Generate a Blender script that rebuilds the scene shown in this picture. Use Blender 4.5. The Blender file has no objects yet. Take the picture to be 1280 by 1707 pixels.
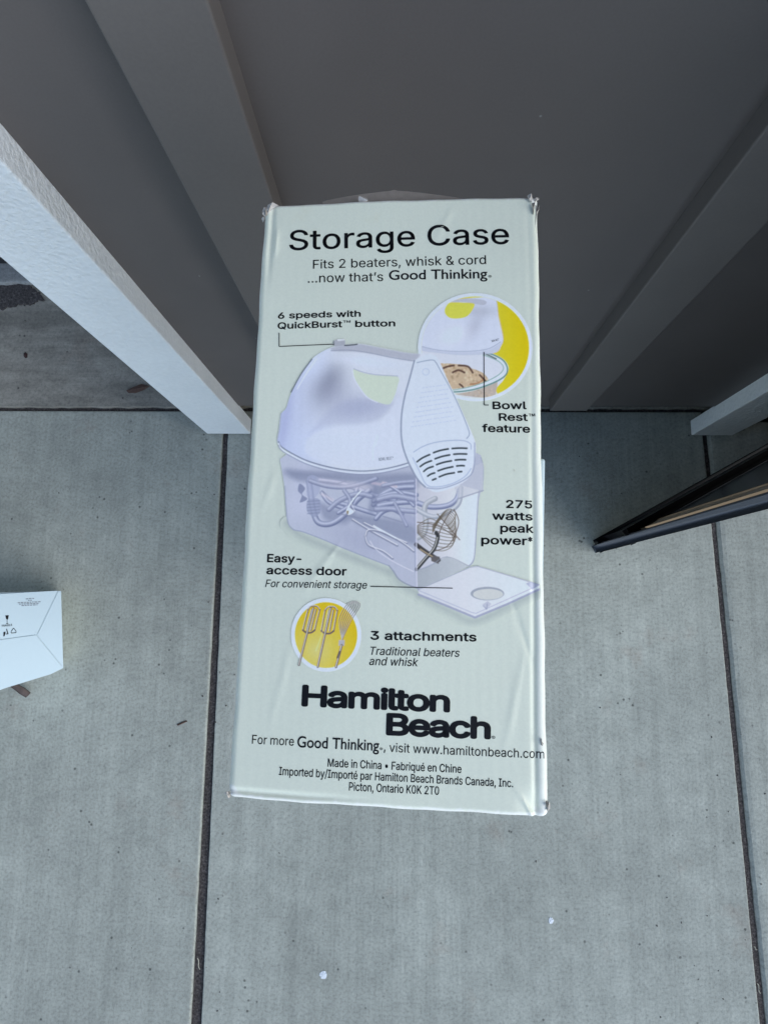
import bpy, bmesh, math, random, json
import numpy as np
from mathutils import Vector, Matrix, noise as mnoise

S = bpy.context.scene
COL = S.collection
random.seed(7)
RNG = np.random.default_rng(11)

# ------------------------------------------------------------------ camera
F_PX, CX, CY = 1000.0, 640.0, 853.5
CAM_H = 1.15
_d = np.array([673 - CX, -(1003 - CY), -F_PX]); _d /= np.linalg.norm(_d)
_Z = -_d
_v = np.array([720 - CX, 5853.0, -F_PX]); _Y = _v - _Z * (_v @ _Z); _Y /= np.linalg.norm(_Y)
_X = np.cross(_Y, _Z)
ROT = np.array([_X, _Y, _Z])                # camera axes -> world axes
cam_data = bpy.data.cameras.new('camera')
cam_data.sensor_fit = 'HORIZONTAL'
cam_data.sensor_width = 36.0
cam_data.lens = 36.0 * F_PX / 1280.0
cam_data.clip_start = 0.01
cam_data.clip_end = 2000.0
cam = bpy.data.objects.new('camera', cam_data)
COL.objects.link(cam)
_m = Matrix([list(ROT[0]) + [0], list(ROT[1]) + [0], list(ROT[2]) + [CAM_H], [0, 0, 0, 1]])
cam.matrix_world = _m
S.camera = cam

# ------------------------------------------------------------------ light
SUN_EL, SUN_AZ = math.radians(29), math.radians(-27)          # azimuth measured from +x
SUN_E, SUN_ANGLE, SKY_E, EXPOSURE = 0.95, math.radians(60), 0.09, 1.4
world = bpy.data.worlds.new('World'); S.world = world; world.use_nodes = True
wn = world.node_tree
sky = wn.nodes.new('ShaderNodeTexSky'); sky.sky_type = 'NISHITA'; sky.sun_disc = False
sky.sun_elevation = SUN_EL
sky.air_density, sky.dust_density, sky.ozone_density = 1.0, 0.4, 1.5
sky.sun_rotation = math.pi / 2 - SUN_AZ
bg = wn.nodes['Background']; bg.inputs['Strength'].default_value = SKY_E
wn.links.new(sky.outputs[0], bg.inputs['Color'])
sun_d = bpy.data.lights.new('sun', 'SUN'); sun_d.energy = SUN_E; sun_d.angle = SUN_ANGLE
sun_d.color = (0.93, 0.98, 1.0)
sun = bpy.data.objects.new('sun', sun_d); COL.objects.link(sun)
_sv = Vector((math.cos(SUN_EL) * math.cos(SUN_AZ), math.cos(SUN_EL) * math.sin(SUN_AZ), math.sin(SUN_EL)))
sun.rotation_euler = _sv.to_track_quat('Z', 'Y').to_euler()
sun.location = (0, 0, 6)
S.view_settings.view_transform = 'Standard'
S.view_settings.look = 'None'
S.view_settings.gamma = 1.0
S.view_settings.exposure = EXPOSURE

# ------------------------------------------------------------------ projections used for measuring
def ray(px, py):
    return ROT.T @ np.array([px - CX, -(py - CY), -F_PX])
def on_z(px, py, z=0.0):                    # pixel of the photograph -> point on a level plane
    r = ROT_inv(px, py); t = (z - CAM_H) / r[2]
    return Vector((r[0] * t, r[1] * t, z))
def ROT_inv(px, py):
    return ROT @ np.array([px - CX, -(py - CY), -F_PX])
def on_y(px, py, y):
    r = ROT_inv(px, py); t = y / r[1]
    return Vector((r[0] * t, y, CAM_H + r[2] * t))

# ------------------------------------------------------------------ helpers
def tag(o, label=None, cat=None, group=None, kind=None):
    if label: o['label'] = label
    if cat: o['category'] = cat
    if group: o['group'] = group
    if kind: o['kind'] = kind
    return o
def empty(name, loc, label, cat, group=None):
    o = bpy.data.objects.new(name, None); COL.objects.link(o); o.location = loc
    o.empty_display_size = 0.05
    return tag(o, label, cat, group)
def link_mesh(name, me, mat, parent=None, smooth=False):
    o = bpy.data.objects.new(name, me); COL.objects.link(o)
    if mat is not None:
        for mm in (mat if isinstance(mat, (list, tuple)) else [mat]):
            me.materials.append(mm)
    if smooth:
        me.polygons.foreach_set('use_smooth', [True] * len(me.polygons))
    if parent is not None:
        o.parent = parent
        o.matrix_parent_inverse = Matrix.Translation(parent.location).inverted()
    return o
def obj(name, bm, mat, parent=None, smooth=False):
    me = bpy.data.meshes.new(name)
    bmesh.ops.recalc_face_normals(bm, faces=bm.faces)
    bm.to_mesh(me); bm.free()
    return link_mesh(name, me, mat, parent, smooth)
def box(bm, x0, x1, y0, y1, z0, z1, bev=0.0, seg=2):
    r = bmesh.ops.create_cube(bm, size=1.0)
    vs = r['verts']
    for v in vs:
        v.co = Vector((x0 + (v.co.x + .5) * (x1 - x0), y0 + (v.co.y + .5) * (y1 - y0), z0 + (v.co.z + .5) * (z1 - z0)))
    if bev:
        es = list({e for v in vs for e in v.link_edges})
        bmesh.ops.bevel(bm, geom=es, offset=bev, segments=seg, profile=.5, affect='EDGES')
def prism(bm, pts, z0, z1):
    lo = [bm.verts.new((p[0], p[1], z0)) for p in pts]
    hi = [bm.verts.new((p[0], p[1], z1)) for p in pts]
    n = len(pts)
    bm.faces.new(hi); bm.faces.new(lo[::-1])
    for i in range(n):
        bm.faces.new((lo[i], lo[(i + 1) % n], hi[(i + 1) % n], hi[i]))
def lin(c):
    c = np.asarray(c, float) / 255.0
    return np.where(c <= .04045, c / 12.92, ((c + .055) / 1.055) ** 2.4)

# ------------------------------------------------------------------ materials
def new_mat(name):
    m = bpy.data.materials.new(name); m.use_nodes = True
    nt = m.node_tree
    return m, nt, nt.nodes['Principled BSDF']
def nd(nt, t, **kw):
    n = nt.nodes.new(t)
    for k, v in kw.items(): setattr(n, k, v)
    return n
def noise_node(nt, vec, scale, detail=3.0, rough=.55, mapscale=None):
    if mapscale is not None:
        mp = nd(nt, 'ShaderNodeMapping'); mp.inputs['Scale'].default_value = mapscale
        nt.links.new(vec, mp.inputs['Vector']); vec = mp.outputs[0]
    n = nd(nt, 'ShaderNodeTexNoise'); n.inputs['Scale'].default_value = scale
    n.inputs['Detail'].default_value = detail; n.inputs['Roughness'].default_value = rough
    nt.links.new(vec, n.inputs['Vector'])
    return n.outputs[0]
def ramp(nt, fac, stops):
    r = nd(nt, 'ShaderNodeValToRGB')
    e = r.color_ramp.elements
    while len(e) < len(stops): e.new(.5)
    for k, (p, c) in enumerate(stops):
        e[k].position = p
        e[k].color = (c, c, c, 1) if np.isscalar(c) else (*c, 1)
    nt.links.new(fac, r.inputs[0])
    return r.outputs[0]
def mul(nt, a, b, fac=1.0, mode='MULTIPLY'):
    n = nd(nt, 'ShaderNodeMix', data_type='RGBA', blend_type=mode)
    n.inputs[0].default_value = fac
    for s, i in ((a, 6), (b, 7)):
        if isinstance(s, tuple): n.inputs[i].default_value = (*s, 1)
        else: nt.links.new(s, n.inputs[i])
    return n.outputs[2]
def bump(nt, bsdf, h, strength, dist, prev=None):
    b = nd(nt, 'ShaderNodeBump'); b.inputs['Strength'].default_value = strength
    b.inputs['Distance'].default_value = dist
    nt.links.new(h, b.inputs['Height'])
    if prev is not None: nt.links.new(prev, b.inputs['Normal'])
    nt.links.new(b.outputs[0], bsdf.inputs['Normal'])
    return b.outputs[0]
def pos(nt):
    return nd(nt, 'ShaderNodeNewGeometry').outputs['Position']

def concrete(name, base, streak_axis='y', grime=0.0):
    m, nt, b = new_mat(name)
    P = pos(nt)
    big = ramp(nt, noise_node(nt, P, 3.5, 5, .6), [(.3, .84), (.7, 1.15)])
    mid = ramp(nt, noise_node(nt, P, 24, 6, .75), [(.3, .85), (.7, 1.12)])
    ms = (1, .03, 1) if streak_axis == 'y' else (.03, 1, 1)
    ms2 = (1, .012, 1) if streak_axis == 'y' else (.012, 1, 1)
    st = noise_node(nt, P, 210, 3, .6, ms)
    stc = ramp(nt, st, [(.3, .955), (.7, 1.04)])
    wide = ramp(nt, noise_node(nt, P, 42, 4, .7, ms2), [(.32, .90), (.68, 1.09)])
    gr = noise_node(nt, P, 190, 5, .75)
    grc = ramp(nt, gr, [(.30, .66), (.5, 1.0), (.72, 1.20)])
    c = mul(nt, base, big); c = mul(nt, c, mid); c = mul(nt, c, stc); c = mul(nt, c, wide); c = mul(nt, c, grc)
    # dark pits
    v = nd(nt, 'ShaderNodeTexVoronoi'); v.inputs['Scale'].default_value = 62
    nt.links.new(P, v.inputs['Vector'])
    sp = ramp(nt, v.outputs['Distance'], [(.10, .35), (.17, 1.0)])
    msk = ramp(nt, noise_node(nt, P, 21, 2), [(.56, 0.0), (.63, 1.0)])
    mm = nd(nt, 'ShaderNodeMix', data_type='RGBA', blend_type='MULTIPLY')
    nt.links.new(msk, mm.inputs[0]); nt.links.new(c, mm.inputs[6]); nt.links.new(sp, mm.inputs[7])
    c = mm.outputs[2]
    # faint rusty and oily stains
    stn = ramp(nt, noise_node(nt, P, 6.5, 4, .7), [(.60, 0.0), (.72, 1.0)])
    mx = nd(nt, 'ShaderNodeMix', data_type='RGBA', blend_type='MULTIPLY')
    nt.links.new(stn, mx.inputs[0]); nt.links.new(c, mx.inputs[6]); mx.inputs[7].default_value = (.93, .86, .84, 1)
    c = mx.outputs[2]
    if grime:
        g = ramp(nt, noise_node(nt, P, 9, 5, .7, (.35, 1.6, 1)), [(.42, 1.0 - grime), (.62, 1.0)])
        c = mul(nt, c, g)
    nt.links.new(c, b.inputs['Base Color'])
    b.inputs['Roughness'].default_value = .85
    n1 = bump(nt, b, gr, .45, .0014)
    bump(nt, b, st, .20, .0010, n1)
    return m
def paint(name, col, rough=.5, grain=300, gstr=.15, gdist=.0006, var=.06, axis=None, spec=.5, specks=0):
    m, nt, b = new_mat(name)
    P = pos(nt)
    lo = noise_node(nt, P, 7, 4)
    c = mul(nt, col, ramp(nt, lo, [(.3, 1 - var), (.7, 1 + var)]))
    g = noise_node(nt, P, grain, 2, .5, axis)
    c = mul(nt, c, ramp(nt, g, [(.3, 1 - var * .6), (.7, 1 + var * .6)]))
    if specks:
        v = nd(nt, 'ShaderNodeTexVoronoi'); v.inputs['Scale'].default_value = specks
        nt.links.new(P, v.inputs['Vector'])
        sp = ramp(nt, v.outputs['Distance'], [(.012, 1.0), (.024, 0.0)])
        mm = nd(nt, 'ShaderNodeMix', data_type='RGBA'); nt.links.new(sp, mm.inputs[0])
        nt.links.new(c, mm.inputs[6]); mm.inputs[7].default_value = (.26, .25, .24, 1); c = mm.outputs[2]
    nt.links.new(c, b.inputs['Base Color'])
    b.inputs['Roughness'].default_value = rough
    b.inputs['Specular IOR Level'].default_value = spec
    bump(nt, b, g, gstr, gdist)
    return m
def plain(name, col, rough=.5, spec=.5, metallic=0.0):
    m, nt, b = new_mat(name)
    b.inputs['Base Color'].default_value = (*col, 1)
    b.inputs['Roughness'].default_value = rough
    b.inputs['Specular IOR Level'].default_value = spec
    b.inputs['Metallic'].default_value = metallic
    return m

M = {}
CONC = (.410, .412, .352)
M['slab'] = concrete('broomed concrete', CONC)
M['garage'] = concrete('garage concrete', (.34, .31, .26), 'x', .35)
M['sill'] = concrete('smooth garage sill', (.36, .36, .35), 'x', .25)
M['slab_left'] = concrete('broomed concrete, darker pour', tuple(.95 * v for v in CONC))
M['siding'] = paint('brown grey siding paint', (.122, .104, .097), .55, 500, .10, .0004, .06, specks=17)
M['batten'] = paint('brown grey batten paint', (.140, .122, .112), .55, 500, .10, .0004, .06, specks=15)
M['trim'] = paint('white trim paint', (.87, .87, .86), .6, 170, .8, .0022, .05)
M['block'] = paint('dark foundation', (.07, .066, .06), .9, 200, .3, .001, .15)
M['door'] = paint('garage door paint', (.42, .42, .42), .45, 300, .05, .0004, .05)
M['seal'] = plain('black rubber seal', (.02, .02, .022), .6)
M['white_card'] = paint('white carton board', (.57, .665, .69), .5, 250, .05, .0003, .012)
M['wood'] = paint('dark weathered stick', (.055, .038, .033), .8, 160, .5, .001, .4, (1, .1, 1))
M['black'] = plain('black plastic', (.006, .006, .008), .32, .5)
M['ink'] = plain('black ink', (.006, .006, .008), .45, .22)
M['ink_grey'] = plain('grey ink', (.22, .23, .26), .5, .4)

# bed below the joints: gritty filler
m, nt, b = new_mat('joint filler'); P = pos(nt)
c = ramp(nt, noise_node(nt, P, 260, 4, .75), [(.30, (.020, .016, .015)), (.52, (.085, .070, .064)), (.72, (.20, .17, .155))])
nt.links.new(c, b.inputs['Base Color']); b.inputs['Roughness'].default_value = .95
bump(nt, b, noise_node(nt, P, 300, 3), .8, .003)
M['bed'] = m
m, nt, b = new_mat('dark pebbly patch'); P = pos(nt)
c = ramp(nt, noise_node(nt, P, 190, 4, .8), [(.35, (.03, .026, .026)), (.55, (.085, .072, .068)), (.70, (.20, .18, .17))])
nt.links.new(c, b.inputs['Base Color']); b.inputs['Roughness'].default_value = .9
bump(nt, b, noise_node(nt, P, 220, 3), 1.0, .003)
M['pebble'] = m
m, nt, b = new_mat('rough driveway ground'); P = pos(nt)
c = ramp(nt, noise_node(nt, P, 2.0, 6, .7), [(.3, (.20, .18, .16)), (.7, (.33, .30, .27))])
nt.links.new(c, b.inputs['Base Color']); b.inputs['Roughness'].default_value = .95
M['far'] = m

# ------------------------------------------------------------------ ground
bm = bmesh.new()
box(bm, -300, 300, -300, 300, -.40, -.0065)
tag(obj('ground', bm, M['bed']), kind='structure')

def rough_edge(p0, p1, amp, n, seed):
    """points from p0 to p1 with small chips off the line"""
    out = []
    d = Vector((p1[0] - p0[0], p1[1] - p0[1])); L = d.length; d /= L; nrm = Vector((-d.y, d.x))
    for i in range(n + 1):
        t = i / n
        w = mnoise.noise(Vector((t * L * 40, seed, 0))) + .5 * mnoise.noise(Vector((t * L * 150, seed, 3)))
        q = Vector(p0[:2]) + d * (L * t) + nrm * (w * amp)
        out.append(q)
    return out
def slab(name, outline, z, bevels, mat):
    """outline: ccw list of (x,y); each boundary rolls down over bevel metres"""
    cen = Vector((sum(p[0] for p in outline) / len(outline), sum(p[1] for p in outline) / len(outline)))
    bm = bmesh.new()
    n = len(outline)
    rings = []
    prof = [(0.0, -.12), (0.0, -.5), (.06, -.22), (.3, -.06), (.65, -.012), (1.0, 0.0)]
    pts = [Vector(p) for p in outline]
    nr = []
    for i in range(n):
        a, b_, c_ = pts[i - 1], pts[i], pts[(i + 1) % n]
        t = (c_ - a).normalized(); nr.append(Vector((-t.y, t.x)))
    for k, (ins, dz) in enumerate(prof):
        ring = []
        for i in range(n):
            bv = bevels[i]
            q = pts[i] + nr[i] * (bv * ins)
            zz = z - .12 if k == 0 else z + dz * bv
            ring.append(bm.verts.new((q.x, q.y, zz)))
        rings.append(ring)
    for a, b_ in zip(rings, rings[1:]):
        for i in range(n):
            j = (i + 1) % n
            bm.faces.new((a[i], a[j], b_[j], b_[i]))
    f = bm.faces.new(rings[-1])
    bmesh.ops.triangulate(bm, faces=[f])
    o = obj(name, bm, mat)
    me = o.data
    return tag(o, kind='structure')
Y_SLAB = 0.374
def jl(y, side):       # left joint: x of its two edges
    t = (y - .322) / (-.73 - .322)
    return (-.3640 + t * (-.3648 + .3640)) if side < 0 else (-.3530 + t * (-.3455 + .3530))
def jr(y, side):
    t = (y - .164) / (-.698 - .164)
    return (.5825 + t * (.6065 - .5825)) if side < 0 else (.5925 + t * (.6185 - .5925))
YB = -7.0
def edge_x(fn, side, ya, yb, amp, seed):
    return [(q.x, q.y) for q in rough_edge((fn(ya, side), ya), (fn(yb, side), yb), amp, 700, seed)]
def sl(seq, bev_side, bev_other=.004):
    return
# middle slab
eR = edge_x(jr, -1, YB, Y_SLAB, .0006, 1.3)
eL = edge_x(jl, 1, Y_SLAB, YB, .0006, 4.7)
slab('concrete_slab', eR + eL, 0.0, [.0035] * (len(eR) + len(eL)), M['slab'])
# left slab, soft shoulder along the joint
e = edge_x(jl, -1, YB, Y_SLAB, .0007, 8.1)
slab('concrete_slab', e + [(-4, Y_SLAB), (-4, YB)], 0.0, [.006] * len(e) + [.004, .004], M['slab_left'])
e = edge_x(jr, 1, Y_SLAB, YB, .0008, 12.4)
slab('concrete_slab', [(4, YB), (4, Y_SLAB)] + e, 0.0, [.004, .004] + [.021] * len(e), M['slab'])
# garage floor behind the joint under the wall line, its front edge chipped
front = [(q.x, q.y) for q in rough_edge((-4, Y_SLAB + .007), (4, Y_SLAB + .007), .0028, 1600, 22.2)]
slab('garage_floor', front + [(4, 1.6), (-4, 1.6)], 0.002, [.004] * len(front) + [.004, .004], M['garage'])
# pebbly patch at the garage threshold
bm = bmesh.new()
P0 = [(-20, 474), (30, 471), (62, 482), (70, 496), (52, 512), (20, 514), (-20, 518)]
P0 = [(-140, 476), (-60, 478), (0, 474), (20, 471), (46, 474), (64, 486), (76, 500), (60, 504), (48, 509), (30, 508), (14, 515), (-10, 517), (-60, 514), (-140, 518)]
PP = []
for i, (a, b_) in enumerate(P0):
    a2, b2 = P0[(i + 1) % len(P0)]
    for k in range(9):
        t = k / 9; x_, y_ = a + (a2 - a) * t, b_ + (b2 - b_) * t
        PP.append(on_z(x_ + 5 * mnoise.noise(Vector((x_ * .21, y_ * .21, 1))), y_ + 5 * mnoise.noise(Vector((x_ * .23, y_ * .23, 7))), .002)[:2])
prism(bm, PP, -.01, .0045)
tag(obj('gravel_patch', bm, M['pebble']), kind='stuff', label=None)
bpy.data.objects['gravel_patch']['label'] = 'dark pebbly strip on the garage floor left of the white trim board'
bpy.data.objects['gravel_patch']['category'] = 'gravel'
ys = on_z(20, 471, .012).y
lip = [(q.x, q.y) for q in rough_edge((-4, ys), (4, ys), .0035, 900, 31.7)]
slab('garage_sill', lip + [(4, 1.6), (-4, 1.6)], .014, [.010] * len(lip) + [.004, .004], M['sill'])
# driveway beyond the slabs
bm = bmesh.new(); box(bm, -60, 60, -60, YB - .02, -.3, -.004)
tag(obj('driveway', bm, M['far']), kind='structure')

# ------------------------------------------------------------------ house wall
Y_WALL, Y_BAT, Y_TRIM = .352, .331, .325
house = empty('house_wall', (.12, Y_WALL, 0), 'brown grey board and batten wall between two white trim boards behind the mixer box', 'wall')
HT, EAVE = 2.6, .12
xl0, xl1 = on_z(345, 724, .006).x, on_z(418, 722, .006).x
xr0, xr1 = on_z(1152, 731, .006).x, on_z(1221, 733, .006).x
bm = bmesh.new()
zb = on_y(407, 676, Y_WALL).z
box(bm, xl0 + .02, xr1 - .02, Y_WALL, Y_WALL + .10, zb, HT)
obj('siding', bm, M['siding'], house)
bm = bmesh.new()
box(bm, xl0 + .03, xr1 - .03, Y_SLAB + .012, Y_SLAB + .09, -.01, zb)
obj('foundation', bm, M['block'], house)
zbat = on_y(950, 685, Y_BAT).z
def batten(pxs):
    xa, xb = pxs
    bm = bmesh.new(); box(bm, xa, xb, Y_BAT, Y_WALL + .004, zbat, HT, .0016)
    obj('batten', bm, M['batten'], house)
xa = on_y(140, 0, Y_BAT).x; xb = on_y(346, 0, Y_BAT).x
0 and print('LEFT BATTEN', xa, xb, 'zb', zb, zbat)
batten((xa, xb))
xa = on_y(916, 685, Y_BAT).x; xb = on_y(978, 685, Y_BAT).x
0 and print('RIGHT BATTEN', xa, xb)
batten((xa, xb))
for (x0, x1) in ((xl0, xl1), (xr0, xr1)):
    bm = bmesh.new(); box(bm, x0, x1, Y_TRIM, Y_WALL + .003, .006, HT, .0018)
    obj('trim_board', bm, M['trim'], house)
# return of the opening: jambs and an unseen wall added to keep light off the right corner
bm = bmesh.new(); box(bm, xr1 - .022, xr1 - .004, Y_WALL + .004, 1.2, .003, HT)
box(bm, xl0 + .004, xl0 + .022, Y_WALL + .004, 1.2, .003, HT)
obj('jamb', bm, M['siding'], house)
bm = bmesh.new(); box(bm, xr1 - .003, 5.0, Y_WALL + .42, Y_WALL + .5, .003, HT)
obj('light_block_wall', bm, M['siding'], house)
bm = bmesh.new(); box(bm, -5.0, 5.0, Y_TRIM - .03, 1.3, HT + .002, HT + 1.2)
box(bm, -5.0, 5.0, Y_TRIM - EAVE, Y_TRIM - .032, HT + .002, HT + .22)
obj('upper_wall', bm, M['siding'], house)

# garage door at the far left
yd = on_z(10, 444, .014).y
door = empty('garage_door', (-1.6, yd, 0), 'closed pale grey garage door left of the white trim board, just above the pebbly strip', 'garage door')
bm = bmesh.new()
for k in range(5):
    box(bm, -4.5, xl0 - .0, yd, yd + .045, .045 + k * .52, .045 + k * .52 + .516, .004)
obj('door_panel', bm, M['door'], door)
bm = bmesh.new(); box(bm, -4.5, xl0 - .0, yd + .004, yd + .04, .0145, .0445, .006)
obj('bottom_seal', bm, M['seal'], door)

# ------------------------------------------------------------------ product box
Z_FACE = 0.90
BOX_D = .150
Q = [on_z(*p, Z_FACE) for p in ((378.5, 1332), (915.5, 1366), (897.5, 324.5), (440.5, 340.5))]  # BL BR TR TL
qa = np.array([[p.x, p.y] for p in Q])
BW, BH = .125, .262
def bil(u, v):
    u = np.asarray(u)[..., None]; v = np.asarray(v)[..., None]
    return qa[0] * (1 - u) * (1 - v) + qa[1] * u * (1 - v) + qa[2] * u * v + qa[3] * (1 - u) * v
def inv_bil(xy):
    xy = np.asarray(xy, float)
    u = np.full(xy.shape[0], .5); v = u.copy()
    for _ in range(8):
        p = bil(u, v); r = xy - p
        du = (qa[1] - qa[0]) * (1 - v)[:, None] + (qa[2] - qa[3]) * v[:, None]
        dv = (qa[3] - qa[0]) * (1 - u)[:, None] + (qa[2] - qa[1]) * u[:, None]
        det = du[:, 0] * dv[:, 1] - du[:, 1] * dv[:, 0]
        u = u + (r[:, 0] * dv[:, 1] - r[:, 1] * dv[:, 0]) / det
        v = v + (du[:, 0] * r[:, 1] - du[:, 1] * r[:, 0]) / det
    return u, v
RAD = .0030
def sstep(a, b_, x):
    t = np.clip((x - a) / (b_ - a), 0, 1); return t * t * (3 - 2 * t)
def zface(u, v):
    u = np.asarray(u, float); v = np.asarray(v, float)
    dl, dr, db, dt = u * BW, (1 - u) * BW, v * BH, (1 - v) * BH
    ex = np.maximum(0, RAD - np.minimum(dl, dr)); ey = np.maximum(0, RAD * .7 - np.minimum(db, dt)) / .7
    q = np.minimum(np.hypot(ex, ey) / RAD, 1.0)
    z = -(RAD - RAD * np.sqrt(np.maximum(0, 1 - q * q)))
    wob = .0003 * np.sin(v * 6 + 1) + .00015 * np.sin(v * 15)
    # pressed crease along the right edge, deeper towards the foot
    amt = .10 + .75 * sstep(.75, .25, v)
    z = z - .0008 * amt * np.exp(-((dr - .0047 - wob) / .0011) ** 2)
    # bruise at the upper left edge
    z = z - .0008 * np.exp(-((dl - .0040) / .0013) ** 2) * sstep(.83, .93, v)
    z = z + .0004 * np.exp(-((dl - .0068) / .0009) ** 2) * sstep(.89, .92, v) * sstep(.965, .93, v)
    # crushed lower right corner
    cd = np.hypot(dr - .004, db - .003)
    z = z - .0016 * np.exp(-(cd / .0055) ** 2)
    z = z + .0009 * np.exp(-((dr - db * .6 - .006) / .0009) ** 2) * np.exp(-(db / .008) ** 2) * (dr < .03)
    z = z - .0007 * np.exp(-((db - .0030) / .0012) ** 2) * sstep(.5, .15, u)
    for (ua, va, ub, vb, am) in ((.20, .31, .33, .40, .00035), (.93, .24, .86, .08, .0003), (.88, .33, .97, .20, -.0003), (.12, .10, .19, .26, .0002), (.06, .45, .10, .52, .00025), (.62, .91, .70, .99, .0002)):
        xa_, ya_, xb_, yb2 = ua * BW, va * BH, ub * BW, vb * BH
        l2 = (xb_ - xa_) ** 2 + (yb2 - ya_) ** 2
        t_ = np.clip(((u * BW - xa_) * (xb_ - xa_) + (v * BH - ya_) * (yb2 - ya_)) / l2, 0, 1)
        dd = np.hypot(u * BW - xa_ - t_ * (xb_ - xa_), v * BH - ya_ - t_ * (yb2 - ya_))
        z = z + am * np.exp(-(dd / .0011) ** 2) * np.sin(np.pi * np.clip(t_, .02, .98))
    # overall slack of the cardboard
    z = z + .0015 * np.sin(np.pi * u) * (.75 + .25 * np.sin(np.pi * v)) + .00035 * np.sin(u * 7 + v * 5) * np.sin(v * 11 + 2)
    return Z_FACE + z
cx0, cy0 = qa.mean(0)
pbox = empty('mixer_box', (cx0, cy0, Z_FACE - BOX_D), 'pale green hand mixer box with worn corners lying on a tall white carton', 'box')

ILLUM = np.array([.625, .74, .925])
def alb(srgb):
    return np.clip(lin(srgb) / ILLUM, 0.004, .92)
BOXC = (186, 202, 204)
BOX_ALB = alb(BOXC)
def card_material(name, attr):
    m, nt, b = new_mat(name)
    P = pos(nt)
    if attr:
        a = nd(nt, 'ShaderNodeAttribute'); a.attribute_name = 'print'; src = a.outputs['Color']
    else:
        src = tuple(BOX_ALB)
    blot = ramp(nt, noise_node(nt, P, 26, 4), [(.3, .985), (.7, 1.012)])
    fib = noise_node(nt, P, 900, 3, .6)
    c = mul(nt, src, blot); c = mul(nt, c, ramp(nt, fib, [(.3, .97), (.7, 1.025)]))
    sm = ramp(nt, noise_node(nt, P, 13, 5, .7), [(.64, (1, 1, 1)), (.74, (.97, .94, .89))])
    c = mul(nt, c, sm)
    nt.links.new(c, b.inputs['Base Color'])
    b.inputs['Roughness'].default_value = .46
    b.inputs['Specular IOR Level'].default_value = .35
    w = nd(nt, 'ShaderNodeTexWave', wave_type='BANDS', bands_direction='X')
    w.inputs['Scale'].default_value = 75; w.inputs['Distortion'].default_value = .6; w.inputs['Detail'].default_value = 1
    nt.links.new(P, w.inputs['Vector'])
    n1 = bump(nt, b, w.outputs['Fac'], .035, .0005)
    n2 = bump(nt, b, fib, .05, .0004, n1)
    bump(nt, b, noise_node(nt, P, 45, 2), .04, .0018, n2)
    return m
M['card'] = card_material('pale green printed cardboard', False)
M['print'] = card_material('printed picture on cardboard', True)
M['raw'] = paint('bare brown grey cardboard', (.30, .255, .215), .85, 300, .2, .0005, .12)
M['torn'] = paint('torn paper fibre', (.50, .455, .41), .9, 700, .4, .0006, .18)

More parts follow.
